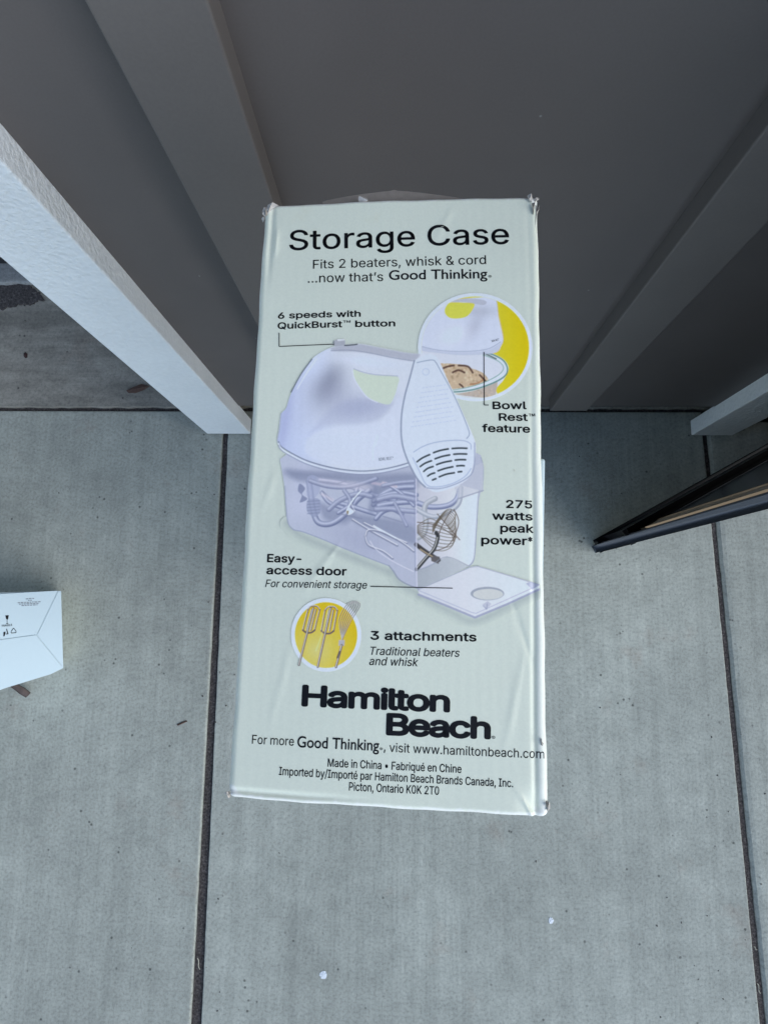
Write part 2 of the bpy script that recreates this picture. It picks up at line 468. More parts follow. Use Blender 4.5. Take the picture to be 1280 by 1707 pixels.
def carton_mesh():
    nu, nv = 150, 230
    us = np.concatenate([np.linspace(0, .06, 26)[:-1], np.linspace(.06, .92, nu - 60), np.linspace(.92, 1, 36)[1:]])
    vs = np.concatenate([np.linspace(0, .04, 26)[:-1], np.linspace(.04, .96, nv - 50), np.linspace(.96, 1, 26)[1:]])
    U, V = np.meshgrid(us, vs)
    xy = bil(U, V)
    # round the corners in plan, small wobble of the edges
    dl, dr, db, dt = U * BW, (1 - U) * BW, V * BH, (1 - V) * BH
    ex = np.maximum(0, RAD - np.minimum(dl, dr)); ey = np.maximum(0, RAD - np.minimum(db, dt))
    h = np.hypot(ex, ey); k = np.where(h > RAD, RAD / np.maximum(h, 1e-9), 1.0)
    sx = np.where(U < .5, -1, 1); sy = np.where(V < .5, -1, 1)
    xy[..., 0] += sx * (ex * k - ex); xy[..., 1] += sy * (ey * k - ey)
    edge = np.exp(-np.minimum(dl, dr) / .004)
    xy[..., 0] += edge * (.00016 * np.sin(V * 31) + .00009 * np.sin(V * 77 + 1)) * sx
    edy = np.exp(-np.minimum(db, dt) / .004)
    xy[..., 1] += edy * (.00015 * np.sin(U * 17 + 1) + .0001 * np.sin(U * 43))
    Z = zface(U, V)
    co = np.dstack([xy, Z]).reshape(-1, 3)
    W_ = len(us); H_ = len(vs)
    idx = np.arange(W_ * H_).reshape(H_, W_)
    faces = np.stack([idx[:-1, :-1], idx[:-1, 1:], idx[1:, 1:], idx[1:, :-1]], -1).reshape(-1, 4).tolist()
    ring = list(idx[0, :]) + list(idx[1:, -1]) + list(idx[-1, ::-1][1:]) + list(idx[::-1, 0][1:-1])
    vl = co.tolist(); prev = ring
    for z in (Z_FACE - .02, Z_FACE - .11, Z_FACE - BOX_D):
        cur = []
        for i in ring:
            cur.append(len(vl)); x, y, _ = co[i]; vl.append([x, y, z])
        n = len(ring)
        for i in range(n):
            j = (i + 1) % n
            faces.append([prev[j], prev[i], cur[i], cur[j]])
        prev = cur
    faces.append(prev[::-1])
    me = bpy.data.meshes.new('carton'); me.from_pydata(vl, [], faces); me.update()
    cu, cv = U.ravel(), V.ravel()
    d_lr = np.minimum(cu, 1 - cu) * BW; d_bt = np.minimum(cv, 1 - cv) * BH
    rag = np.array([mnoise.noise(Vector((a * 60, b_ * 60, 2.0))) for a, b_ in zip(cu * BW * 8, cv * BH * 8)])
    w_bt = np.clip((.0019 + .0009 * rag - d_bt) / .0006, 0, 1)
    w_lr = np.clip((.0010 + .0013 * rag - d_lr) / .0006, 0, 1) * .8
    roll = np.clip((.0042 - (1 - cu) * BW) / .001, 0, 1) * sstep(.8, .35, cv) * .55
    cor = np.clip((.0055 + .002 * rag - np.hypot(np.minimum(cu, 1 - cu) * BW, d_bt)) / .001, 0, 1)
    wear = np.clip(np.maximum.reduce([w_bt, w_lr, roll, cor]), 0, 1)[:, None]
    pale = np.array((.88, .86, .78))
    colr = BOX_ALB * (1 - wear) + pale * wear
    colr = np.concatenate([colr, np.tile(BOX_ALB, (len(vl) - len(colr), 1))])
    at = me.color_attributes.new('print', 'FLOAT_COLOR', 'POINT')
    at.data.foreach_set('color', np.column_stack([colr, np.ones(len(colr))]).ravel())
    return me
link_mesh('carton', carton_mesh(), M['print'], pbox, True)

# bulging end flap behind the top edge
arc = [(538, 336), (545, 333.5), (562, 330), (580, 326.5), (600, 323.5), (615, 321.5), (636, 319), (650, 317.6), (657, 315.6), (663, 317.4), (680, 318.5), (701, 320.5), (726, 323.5), (748, 326.5), (770, 330), (786, 334)]
bm = bmesh.new()
rows = []
def on_flap(p, z): return on_z(p[0], p[1], z)
inner = []
for p in arc:
    q = on_z(p[0], p[1], .893); inner.append(q)
yb0 = min(q.y for q in inner) - .006
rowsets = []
rowsets.append([Vector((q.x, yb0, .8945)) for q in inner])
rowsets.append([Vector((q.x, q.y - .0006, .8938)) for q in inner])
rowsets.append(inner)
rowsets.append([Vector((q.x, q.y + .0002, .8915)) for q in inner])
rowsets.append([Vector((q.x, yb0 + (q.y - yb0) * .9, .85)) for q in inner])
rowsets.append([Vector((q.x, yb0, .76)) for q in inner])
vv = [[bm.verts.new(p) for p in r] for r in rowsets]
for a, b_ in zip(vv, vv[1:]):
    for i in range(len(a) - 1): bm.faces.new((a[i], a[i + 1], b_[i + 1], b_[i]))
obj('top_flap', bm, M['raw'], pbox)

def flake(pts, z, th=.0006, mat='torn'):
    """small torn scrap of card: outline in photo pixels, a little curled"""
    bm = bmesh.new()
    P = [on_z(a, b_, z) for a, b_ in pts]
    n = len(P)
    c = sum(P, Vector()) / n
    top = [bm.verts.new(p + Vector((0, 0, .0012 * math.sin(i * 2.1)))) for i, p in enumerate(P)]
    bot = [bm.verts.new(v.co - Vector((0, 0, th))) for v in top]
    ct = bm.verts.new(c + Vector((0, 0, .0010))); cb = bm.verts.new(c - Vector((0, 0, th - .0010)))
    for i in range(n):
        j = (i + 1) % n
        bm.faces.new((top[i], top[j], ct)); bm.faces.new((bot[j], bot[i], cb)); bm.faces.new((top[i], bot[i], bot[j], top[j]))
    return obj('torn_paper', bm, M[mat], pbox)
zf = Z_FACE - .0012
flake([(437, 352), (441, 347), (445, 343), (447, 341), (449, 348), (446, 355), (443, 362), (438, 358)], zf)
flake([(436, 364), (439, 363), (441, 358), (443, 362), (441, 367), (437, 367)], zf - .001)
flake([(446, 341), (455, 339), (464, 339.5), (452, 348), (448, 355), (445, 349)], zf + .0012)
flake([(441, 352), (445, 349), (446, 355), (443, 358)], zf + .0014, .0004, 'raw')
flake([(886, 334), (893, 331), (899, 327), (898.5, 331), (893, 336), (888, 338)], zf + .0008)
flake([(889, 345), (893, 344), (896, 346), (899.5, 340), (898, 349), (895, 357), (893, 372), (890.5, 384), (889.5, 366)], zf)
flake([(879, 325), (885, 324), (888, 328), (886, 336), (881, 334)], zf + .0022)
flake([(886.5, 338), (891, 339), (890.5, 350), (889.5, 357), (887.5, 347)], zf + .0021, .0004, 'raw')
flake([(597, 331), (599, 328.5), (611, 327), (613, 331), (613, 335.5), (599, 336.5)], zf + .0014)
flake([(374, 1322.5), (379, 1319), (381, 1322), (384, 1328.5), (382, 1330), (378, 1325.5)], zf)
flake([(908, 1334.5), (914, 1336), (917.5, 1341), (917, 1348), (912, 1352), (909, 1345)], zf - .0006, .0006, 'torn')
flake([(909.5, 1336.5), (914, 1340), (915, 1343), (911, 1347)], zf + .0012, .0004, 'raw')
flake([(899, 1235), (902, 1231), (904, 1236), (906, 1240), (903, 1243), (899, 1241)], zf + .0012, .0005)

# ------------------------------------------------------------------ lettering
GLYPH_JSON = r'''{" ":[188,[]],"&":[448,[[69,42,88,26,110,12,136,1,165,-5,209,-6,234,-3,259,3,294,17,315,30,329,43,364,0,438,0,366,87,385,115,400,155,406,194,408,224,349,224,348,198,343,174,336,151,328,133,219,266,269,303,296,331,315,362,323,389,322,424,317,442,308,459,297,475,283,488,256,503,224,512,200,513,176,512,144,503,125,494,109,481,91,458,82,440,77,420,75,398,77,379,81,361,87,344,102,319,135,275,93,242,70,220,52,197,40,173,35,144,36,108,48,73],[118,76,105,94,100,108,97,131,100,154,110,174,121,188,144,210,172,231,292,87,269,69,251,59,232,52,203,47,184,47,158,51,136,61],[178,457,195,461,210,460,226,457,240,450,250,440,258,427,262,405,261,394,257,379,243,359,223,340,182,310,159,340,145,363,139,380,137,399,139,416,148,436,159,447]]],"'":[206,[[128,318,136,509,70,509,78,318]]],"*":[453,[[89,315,114,272,206,331,201,223,250,223,246,331,337,272,362,315,266,365,362,415,337,459,246,400,250,509,201,509,206,400,114,459,89,415,186,365]]],",":[188,[[68,71,38,-119,84,-119,137,71]]],"-":[453,[[114,244,114,188,337,188,337,244]]],".":[188,[[51,29,59,13,73,1,89,-4,107,-3,123,5,135,18,141,35,140,53,132,69,118,81,101,86,83,85,68,77,55,64,50,47]]],"/":[249,[[235,533,178,533,14,-76,71,-76]]],"0":[453,[[62,133,69,113,85,77,95,62,117,35,144,15,158,7,191,-3,208,-6,245,-6,279,1,295,7,323,24,348,48,359,62,368,77,384,113,396,155,400,178,405,227,403,306,396,353,391,375,377,414,358,447,348,461,323,484,295,502,262,512,227,516,191,512,159,502,144,494,118,473,95,447,77,414,63,375,57,353,50,306,48,254,50,202,57,155],[123,144,113,194,110,233,110,275,115,332,123,365,134,393,147,416,163,435,182,449,192,453,214,459,239,459,250,457,271,449,281,443,299,426,320,393,334,349,340,314,344,254,340,194,334,160,320,116,299,82,281,66,271,60,250,52,239,50,214,50,192,56,172,66,163,74,140,103]]],"2":[453,[[64,47,64,0,389,0,389,57,153,57,153,60,267,180,317,235,351,280,371,318,378,345,381,372,379,398,372,423,361,445,346,465,328,482,306,497,281,507,254,513,210,515,182,511,155,502,121,482,102,464,86,442,71,405,66,362,127,362,128,381,132,398,139,413,153,433,172,447,188,454,205,458,224,460,250,457,266,452,287,441,298,431,308,419,315,405,319,389,320,364,316,341,311,327,299,305,282,282,244,239]]],"3":[453,[[44,132,52,91,63,68,78,47,108,22,133,10,159,1,188,-5,218,-7,251,-5,281,2,321,19,344,36,362,55,377,78,383,90,387,103,392,130,391,173,383,198,371,222,354,244,344,253,308,276,294,281,264,288,221,290,372,461,372,509,70,509,70,452,288,452,288,448,157,299,157,248,216,247,254,241,284,229,306,211,316,196,323,180,328,163,329,145,325,116,319,100,309,86,291,69,275,61,258,55,229,50,191,52,158,63,144,71,132,81,122,93,115,107,109,132]]],"5":[453,[[66,93,83,60,99,41,118,25,140,11,165,1,206,-6,253,-4,268,-1,296,8,332,32,361,63,376,89,385,117,390,147,391,175,388,199,379,231,364,260,345,285,321,306,294,321,274,328,241,333,212,333,186,328,162,318,134,301,151,452,366,452,366,509,96,509,67,253,128,246,152,262,176,271,192,275,228,276,257,270,275,262,290,251,303,237,314,221,324,193,327,173,327,152,322,122,314,104,304,89,291,75,276,64,250,53,231,50,204,51,188,54,166,64,148,78,134,95,127,108,122,130,60,130]]],"6":[453,[[92,62,119,31,155,8,182,-1,226,-7,271,-2,298,8,310,14,343,39,368,73,379,98,384,112,388,142,388,173,380,215,370,240,355,262,337,280,316,295,291,305,265,312,235,314,214,312,196,307,175,295,322,509,252,509,124,321,93,268,80,239,71,212,65,187,64,162,69,115,78,87],[143,94,134,110,128,128,125,148,126,179,131,197,138,214,148,229,160,241,182,256,198,262,217,265,236,265,254,262,271,256,286,247,299,235,314,213,322,196,326,178,327,147,324,128,318,110,310,93,293,73,271,58,254,52,236,49,207,50,190,55,174,63,160,73]]],"7":[453,[[97,0,165,0,391,449,391,509,62,509,62,452,323,452,323,448]]],"A":[480,[[16,0,85,0,135,142,344,142,395,0,463,0,276,509,201,509],[191,302,239,456,276,334,324,199,154,199]]],"B":[456,[[125,57,125,231,248,231,279,228,297,222,313,213,333,197,342,184,350,169,354,153,355,126,349,105,344,96,330,80,320,73,296,63,264,58],[60,509,60,0,266,0,317,8,331,12,357,24,386,48,406,77,416,111,418,136,416,161,407,194,397,212,385,227,371,240,355,250,339,257,315,262,315,267,343,278,362,290,378,307,390,327,397,353,398,386,394,410,381,442,359,469,340,484,317,496,289,504,241,509],[238,285,125,285,125,452,240,452,270,449,294,442,304,436,313,429,326,412,333,393,336,372,333,348,323,326,308,309,288,296,265,288]]],"C":[510,[[40,254,41,228,48,179,61,135,80,96,92,79,119,49,150,25,168,15,205,1,225,-3,267,-7,305,-4,329,1,352,9,383,24,411,45,428,62,448,91,459,112,467,135,473,160,408,160,397,128,389,114,375,96,351,76,315,60,284,54,252,54,223,59,196,69,172,85,161,94,141,117,125,145,113,177,106,213,104,275,109,314,118,348,125,364,141,391,150,403,172,424,184,432,209,445,223,450,252,455,284,455,308,451,330,444,351,433,375,413,389,395,401,373,408,348,473,348,467,373,454,408,435,438,411,464,393,478,373,490,340,504,317,511,293,514,246,515,205,508,168,493,134,472,104,445,80,412,61,373,48,329,44,305]]],"E":[419,[[125,57,125,229,355,229,355,286,125,286,125,452,372,452,372,509,60,509,60,0,375,0,375,57]]],"F":[410,[[125,0,125,221,346,221,346,278,125,278,125,452,369,452,369,509,60,509,60,0]]],"G":[520,[[79,97,104,64,118,49,149,25,185,7,225,-3,247,-6,289,-6,326,0,344,5,360,11,392,28,406,38,431,62,451,91,459,107,471,141,477,180,478,256,283,256,283,199,415,199,410,160,402,135,390,112,374,93,355,78,333,66,309,57,283,53,238,56,210,63,184,76,161,95,151,105,133,130,119,160,109,194,104,233,104,275,109,314,118,348,133,378,150,404,171,424,196,440,222,450,250,455,274,456,300,453,323,446,350,431,373,411,391,386,408,349,474,349,468,373,455,406,436,436,412,462,394,476,374,489,340,504,316,510,291,514,244,515,203,508,166,493,133,472,103,445,79,412,60,373,47,329,41,280,41,228,47,179,60,136]]],"H":[517,[[60,0,125,0,125,232,392,232,392,0,457,0,457,509,392,509,392,289,125,289,125,509,60,509]]],"I":[300,[[31,57,31,0,269,0,269,57,183,57,183,452,269,452,269,509,31,509,31,452,118,452,118,57]]],"K":[467,[[60,509,60,0,125,0,125,167,198,245,372,0,449,0,243,288,448,509,364,509,187,317,124,242,125,509]]],"L":[393,[[60,509,60,0,361,0,361,57,125,57,125,509]]],"M":[628,[[121,364,119,436,167,300,286,0,342,0,461,305,507,437,504,314,504,0,568,0,568,509,476,509,351,183,315,73,279,183,152,509,60,509,60,0,122,0]]],"O":[533,[[70,115,92,79,119,49,134,36,168,15,186,7,225,-3,246,-6,288,-6,329,1,366,15,400,36,415,49,442,79,453,96,473,135,486,179,492,228,492,280,490,305,480,352,464,393,442,429,429,445,400,472,366,493,329,508,288,515,246,515,205,508,168,493,150,484,119,459,92,429,70,393,53,352,44,305,40,254,44,203,53,157],[133,130,119,160,109,194,104,233,104,275,106,295,113,332,125,364,142,392,161,415,184,433,210,445,237,453,282,455,310,450,337,440,361,424,383,404,401,379,408,365,420,332,428,295,430,233,425,194,415,160,408,144,392,116,372,94,361,84,337,69,310,59,296,55,252,54,223,59,210,63,184,76,161,94,151,105]]],"P":[445,[[60,0,125,0,125,186,254,186,272,188,305,195,332,207,356,223,375,243,390,265,400,291,407,318,408,363,404,391,390,430,375,452,356,471,332,487,305,499,272,506,254,508,60,509],[125,452,257,451,288,443,305,434,318,423,329,409,337,393,342,376,344,348,342,319,337,302,329,286,318,272,305,261,288,252,257,244,125,242]]],"Q":[533,[[40,254,41,228,48,179,61,135,70,115,92,79,119,49,134,36,168,15,186,7,205,1,246,-6,288,-6,309,-3,329,1,357,11,401,-48,468,-48,403,39,429,63,453,96,473,135,480,157,486,179,492,228,492,280,490,305,480,352,464,393,442,429,429,445,400,472,366,493,348,501,329,508,288,515,246,515,205,508,186,501,150,484,119,459,105,445,92,429,70,393,53,352,48,329,44,305],[104,233,104,275,109,314,119,349,125,364,142,392,161,415,184,433,210,445,237,453,282,455,310,450,337,440,361,424,383,404,401,379,415,349,425,314,428,295,430,254,428,213,425,194,415,160,401,130,383,105,366,89,313,159,245,159,319,62,282,54,237,55,223,59,197,69,172,84,161,94,142,117,125,144,113,176,109,194]]],"R":[449,[[60,0,125,0,125,198,247,198,353,0,428,0,314,209,333,217,356,232,367,240,384,260,401,296,409,337,409,367,405,395,390,433,384,444,367,465,356,473,333,489,305,500,290,504,255,508,60,509],[125,255,125,452,233,452,269,449,298,440,313,430,325,419,334,405,340,389,344,371,345,342,342,324,334,300,325,287,313,276,289,263,258,256]]],"S":[447,[[72,50,102,23,142,4,188,-7,243,-8,294,0,309,5,337,17,370,43,379,53,393,75,406,112,408,150,405,171,399,189,390,205,379,220,351,243,320,260,279,275,191,300,155,315,136,328,126,339,119,352,115,367,115,383,118,398,125,412,139,430,159,444,176,451,194,456,214,458,240,458,267,453,291,444,302,437,312,430,326,412,332,402,337,378,401,378,394,415,384,438,360,468,329,491,289,508,244,515,211,515,180,511,138,498,102,476,75,448,62,425,58,413,53,387,52,372,56,341,67,313,86,289,112,269,145,253,163,246,254,220,288,208,310,197,327,184,340,168,345,147,344,122,334,99,317,79,303,69,286,60,267,54,246,50,204,50,166,59,150,66,136,76,123,88,114,102,108,118,104,137,38,137,46,96,57,71]]],"T":[449,[[32,509,32,452,193,452,193,0,257,0,257,452,417,452,417,509]]],"W":[686,[[170,171,82,509,16,509,155,0,230,0,321,335,343,435,365,334,455,0,530,0,670,509,603,509,523,196,493,63,468,171,380,509,306,509,220,179,193,61]]],"a":[389,[[68,22,94,5,126,-5,160,-9,190,-6,215,1,236,12,256,29,272,52,277,52,277,0,337,0,337,251,335,278,330,301,317,329,306,343,286,360,263,372,231,381,194,384,163,382,133,375,104,364,79,346,57,322,41,291,100,274,110,292,122,305,149,322,171,329,187,331,212,330,227,327,246,319,260,307,269,291,275,264,275,250,273,243,268,237,262,233,241,228,161,217,117,209,78,193,64,184,53,174,39,154,34,138,31,118,31,96,35,73,42,54,54,36],[109,64,96,82,92,105,93,118,97,130,103,139,112,147,128,156,147,163,246,179,267,184,276,190,276,138,272,115,267,100,259,86,242,68,228,59,211,51,192,47,170,45,136,50,119,57]]],"b":[424,[[112,0,112,59,118,59,138,31,159,12,180,0,208,-7,245,-8,274,-2,301,9,325,25,346,45,363,70,376,100,381,116,390,169,388,227,385,245,376,277,370,293,354,320,335,342,313,361,287,374,274,378,259,382,229,384,197,381,179,376,164,369,147,355,118,319,114,319,114,509,53,509,53,0],[113,176,113,203,116,229,121,252,129,273,140,291,154,306,178,322,198,328,220,330,243,328,262,322,287,305,301,290,312,271,320,250,327,215,328,176,323,139,311,106,301,88,279,66,262,55,242,49,209,47,188,51,162,65,147,78,130,105,118,138]]],"c":[396,[[64,71,82,46,93,35,117,16,144,3,174,-5,217,-8,244,-5,261,-1,292,12,306,21,325,37,341,56,350,70,363,102,304,117,294,93,282,76,267,63,248,53,226,48,195,47,173,51,154,60,130,80,113,107,102,139,98,163,96,187,98,212,102,236,113,269,130,296,154,316,173,325,195,329,226,329,247,323,266,314,281,301,295,281,303,262,362,277,349,308,340,322,324,341,298,360,268,374,234,383,190,384,159,378,130,367,104,351,82,330,64,305,49,276,40,243,35,207,35,168,40,133,49,100]]],"d":[424,[[48,100,62,70,70,57,89,34,111,16,124,9,151,-2,180,-8,195,-8,227,-5,245,0,259,8,277,21,291,36,307,59,313,59,313,0,372,0,372,509,311,509,311,319,306,319,283,351,260,369,237,379,207,384,165,382,137,374,112,361,89,342,79,332,62,307,48,277,39,245,36,227,34,189,36,151,43,116],[109,117,102,139,98,163,96,189,98,215,102,239,108,261,118,281,130,298,145,311,162,322,193,329,216,329,237,325,255,317,271,306,284,291,300,263,309,229,311,203,310,162,303,126,290,95,278,78,255,59,236,51,216,47,182,49,162,55,137,72,124,88]]],"e":[404,[[37,150,44,116,49,100,63,71,72,58,92,35,117,16,145,3,161,-2,194,-8,225,-8,249,-5,272,1,293,9,320,26,342,47,353,63,365,91,306,105,300,93,290,77,276,65,260,55,241,49,220,46,201,47,179,50,160,57,143,67,121,88,110,106,102,127,98,151,96,169,371,169,371,211,368,242,361,269,352,294,334,324,319,341,294,361,266,374,226,383,188,384,157,378,128,367,103,350,81,329,63,304,49,274,39,242,36,224,34,187],[96,221,102,251,109,270,119,286,131,301,146,313,164,323,183,328,205,330,227,328,246,323,263,314,277,301,288,286,298,269,304,248,309,221]]],"f":[254,[[161,527,135,519,120,510,101,493,91,478,84,461,81,442,81,379,6,379,6,327,81,327,81,0,142,0,142,327,228,327,228,379,142,379,142,427,145,443,150,455,164,468,178,472,195,474,212,473,227,468,243,521,207,529,178,530]]],"g":[425,[[59,-84,82,-110,97,-122,114,-132,134,-140,156,-146,180,-149,207,-151,251,-147,291,-136,324,-117,350,-90,363,-67,370,-40,372,-25,372,379,313,379,313,319,308,319,292,341,279,356,253,373,228,382,196,384,166,382,152,378,125,368,112,361,90,342,71,320,55,293,43,263,36,229,34,191,36,154,43,120,55,90,71,65,90,43,101,34,125,20,152,10,165,7,195,5,227,8,245,12,259,19,282,37,306,68,311,68,311,-6,308,-34,298,-58,282,-75,272,-82,249,-92,236,-95,207,-97,187,-96,161,-91,148,-85,131,-74,118,-61,101,-41,51,-69],[113,113,105,133,99,155,97,180,97,205,99,229,105,252,113,272,124,290,137,305,153,317,182,328,205,330,227,328,247,322,264,312,279,299,296,274,304,253,311,219,312,179,307,142,300,121,285,95,264,75,246,66,227,61,193,60,163,66,145,76,124,96]]],"h":[410,[[53,509,53,0,114,0,114,227,117,257,122,275,136,297,154,313,176,324,192,328,210,329,235,326,246,323,265,312,280,296,286,286,293,263,296,235,296,0,357,0,357,256,350,298,335,331,313,356,285,373,252,383,213,384,187,379,175,374,152,362,132,344,114,315,114,509]]],"i":[167,[[43,472,50,459,63,448,78,443,95,444,110,451,121,463,126,478,125,494,118,508,105,518,89,523,73,522,58,516,47,504,42,489],[53,379,53,0,114,0,114,379]]],"k":[381,[[114,212,114,509,53,509,53,0,114,0,114,140,154,178,294,0,372,0,201,217,360,379,284,379,121,212]]],"l":[189,[[53,509,53,84,55,59,62,37,67,28,82,13,91,8,101,3,125,-2,154,-2,181,3,170,54,140,52,126,57,118,66,114,83,114,509]]],"m":[610,[[114,0,114,238,117,266,126,289,135,302,145,312,171,326,199,330,229,326,246,317,259,304,265,297,272,280,274,260,274,0,335,0,335,247,338,270,349,296,358,307,368,316,381,323,395,328,419,330,447,326,473,313,485,298,493,279,496,254,496,0,557,0,556,269,550,307,541,328,529,346,506,367,478,380,448,386,427,386,407,383,381,375,364,366,350,356,331,336,317,310,303,342,287,361,278,368,268,375,245,383,211,386,180,379,151,363,127,339,112,310,112,379,53,379,53,0]]],"n":[410,[[114,0,114,227,115,248,119,266,131,290,141,303,154,313,176,324,192,328,210,329,235,326,246,323,265,312,280,296,286,286,293,263,296,235,296,0,357,0,357,240,353,285,346,310,328,340,313,356,285,373,264,380,227,384,200,382,175,374,152,362,142,354,124,332,112,311,112,379,53,379,53,0]]],"o":[415,[[49,100,64,71,72,58,93,35,117,16,130,9,159,-2,190,-8,224,-8,241,-5,271,3,285,9,311,25,333,46,352,71,359,85,371,116,379,150,380,207,376,243,366,276,359,291,343,318,323,341,299,360,271,374,241,382,224,384,190,384,159,378,130,367,104,351,82,330,64,305,49,276,40,243,35,207,35,168,40,133],[108,117,102,139,98,163,96,187,98,212,102,236,108,258,118,278,130,296,145,310,163,321,195,329,220,329,242,325,262,316,278,303,298,278,307,258,316,224,319,200,318,163,311,128,298,97,285,80,262,60,242,51,220,47,184,49,163,55,137,73,118,97]]],"p":[424,[[112,319,112,379,53,379,53,-143,114,-143,114,59,118,59,134,36,147,21,166,8,180,0,198,-5,229,-8,260,-6,274,-2,288,3,313,16,336,34,355,57,370,84,376,100,388,151,390,189,388,227,385,245,376,277,370,293,354,320,335,342,313,361,287,374,259,382,229,384,197,381,179,376,158,364,142,351,118,319],[113,176,113,203,116,229,121,252,129,273,140,291,154,306,178,322,198,328,220,330,243,328,262,322,287,305,301,290,312,271,320,250,327,215,328,176,323,139,311,106,301,88,279,66,262,55,242,49,209,47,188,51,162,65,147,78,130,105,118,138]]],"q":[424,[[48,100,62,70,70,57,89,34,111,16,124,9,151,-2,165,-6,207,-8,227,-5,245,0,259,8,277,21,291,36,306,59,311,59,311,-143,372,-143,372,379,313,379,313,319,307,319,287,346,267,364,245,376,218,383,180,384,151,378,124,368,100,352,79,332,62,307,48,277,39,245,35,208,35,169,39,133],[109,117,102,139,98,163,96,189,98,215,102,239,108,261,118,281,130,298,145,311,162,322,193,329,216,329,237,325,255,317,271,306,284,291,300,263,309,229,311,203,310,162,303,126,290,95,278,78,255,59,236,51,216,47,182,49,162,55,137,72,124,88]]],"r":[259,[[114,0,114,237,115,254,119,269,126,284,135,296,146,306,166,318,182,323,198,325,219,325,243,322,243,384,213,385,191,383,161,373,144,361,130,347,115,321,112,321,112,379,53,379,53,0]]],"s":[365,[[69,31,93,12,112,3,133,-3,169,-8,210,-7,236,-2,271,12,298,31,318,56,329,85,330,119,325,142,314,162,306,171,287,187,261,200,229,209,161,226,136,235,124,243,115,253,109,270,111,292,124,311,147,326,176,332,210,331,236,321,254,304,262,291,268,277,324,290,314,316,304,332,286,352,271,363,244,376,212,383,174,384,149,381,126,375,95,360,72,340,59,323,49,295,47,261,53,237,58,227,72,208,92,192,118,180,149,170,221,153,243,144,254,136,262,126,266,115,268,103,267,95,262,81,244,62,217,50,181,45,150,49,124,60,105,79,94,107,36,94,45,63,56,46]]],"t":[227,[[126,98,126,327,204,327,204,379,126,379,126,471,65,471,65,379,6,379,6,327,65,327,65,93,68,64,77,41,84,30,102,14,125,2,153,-3,168,-4,196,-2,213,2,202,54,170,50,156,51,144,55,136,61,130,70,127,83]]],"u":[410,[[53,123,60,82,75,48,97,23,125,6,158,-3,182,-5,209,-3,234,5,257,17,267,25,286,47,298,69,298,0,357,0,357,379,296,379,296,153,295,132,287,105,274,83,256,66,234,55,218,51,200,50,175,53,164,56,145,67,130,84,124,94,116,117,114,144,114,379,53,379]]],"v":[389,[[17,379,163,0,226,0,371,379,305,379,220,144,195,58,173,132,84,379]]],"w":[567,[[87,379,23,379,138,0,199,0,255,198,284,309,319,172,368,0,429,0,545,379,480,379,427,189,397,67,371,176,316,379,252,379,196,176,170,66,143,177]]],"y":[389,[[52,-140,69,-144,91,-145,109,-144,132,-139,159,-124,171,-113,187,-93,204,-58,371,379,305,379,220,144,195,58,169,144,84,379,17,379,163,-1,145,-51,138,-64,126,-78,113,-86,99,-90,83,-89,61,-86,47,-139]]],"\u00ae":[463,[[40,264,54,228,74,196,101,168,131,145,167,129,205,120,245,119,284,125,321,139,353,160,381,186,403,217,420,252,428,290,430,330,423,369,409,406,389,438,363,466,332,488,297,505,258,514,218,515,179,509,143,494,110,474,82,448,60,417,44,382,35,344,33,303],[86,277,81,303,83,344,90,369,101,393,125,423,145,440,167,453,192,462,218,467,258,465,284,458,307,447,328,432,355,404,368,381,377,357,381,331,380,290,373,265,362,241,338,210,318,194,296,180,271,171,245,167,205,169,180,175,156,187,135,202,108,230,95,253],[161,226,203,226,203,287,241,287,273,226,319,226,281,297,291,304,302,316,309,332,311,344,310,363,307,374,299,387,288,397,274,404,257,408,161,409],[248,376,260,370,266,360,266,341,260,329,251,322,242,319,203,319,203,378]]],"\u00e9":[404,[[37,150,44,116,49,100,63,71,72,58,92,35,117,16,145,3,161,-2,194,-8,225,-8,249,-5,272,1,293,9,320,26,342,47,353,63,365,91,306,105,300,93,290,77,276,65,260,55,241,49,220,46,201,47,179,50,160,57,143,67,121,88,110,106,102,127,98,151,96,169,371,169,371,211,368,242,361,269,352,294,334,324,319,341,294,361,266,374,226,383,188,384,157,378,128,367,103,350,81,329,63,304,49,274,39,242,36,224,34,187],[96,221,102,251,109,270,119,286,131,301,146,313,164,323,183,328,205,330,227,328,246,323,263,314,277,301,288,286,298,269,304,248,309,221],[227,429,293,529,225,529,177,429]]],"\u2019":[177,[[82,509,52,318,98,318,151,509]]],"\u2022":[389,[[89,173,95,155,105,139,117,124,139,107,156,99,175,94,204,93,223,96,241,103,257,112,272,124,289,147,297,164,302,182,303,212,300,231,293,249,284,265,265,285,249,296,232,305,214,309,184,311,166,307,148,301,131,291,117,279,100,257,92,240,87,221,85,192]]],"\u2026":[588,[[58,64,53,47,54,29,62,13,75,1,92,-4,110,-3,126,5,138,18,143,35,142,53,134,69,121,81,104,86,86,85,70,77],[271,1,288,-4,306,-3,322,5,334,18,339,35,338,53,330,69,317,81,300,86,282,85,266,77,254,64,249,47,250,29,258,13],[446,29,454,13,468,1,484,-4,502,-3,518,5,530,18,536,35,535,53,527,69,513,81,496,86,478,85,463,77,451,64,445,47]]],"\u2122":[424,[[27,480,82,480,82,326,115,326,115,480,170,480,170,509,27,509],[289,326,307,326,361,448,361,326,394,326,394,509,354,509,298,375,242,509,202,509,202,326,235,326,235,449]]]}'''
GLYPH = json.loads(GLYPH_JSON)
deps_dirty = True
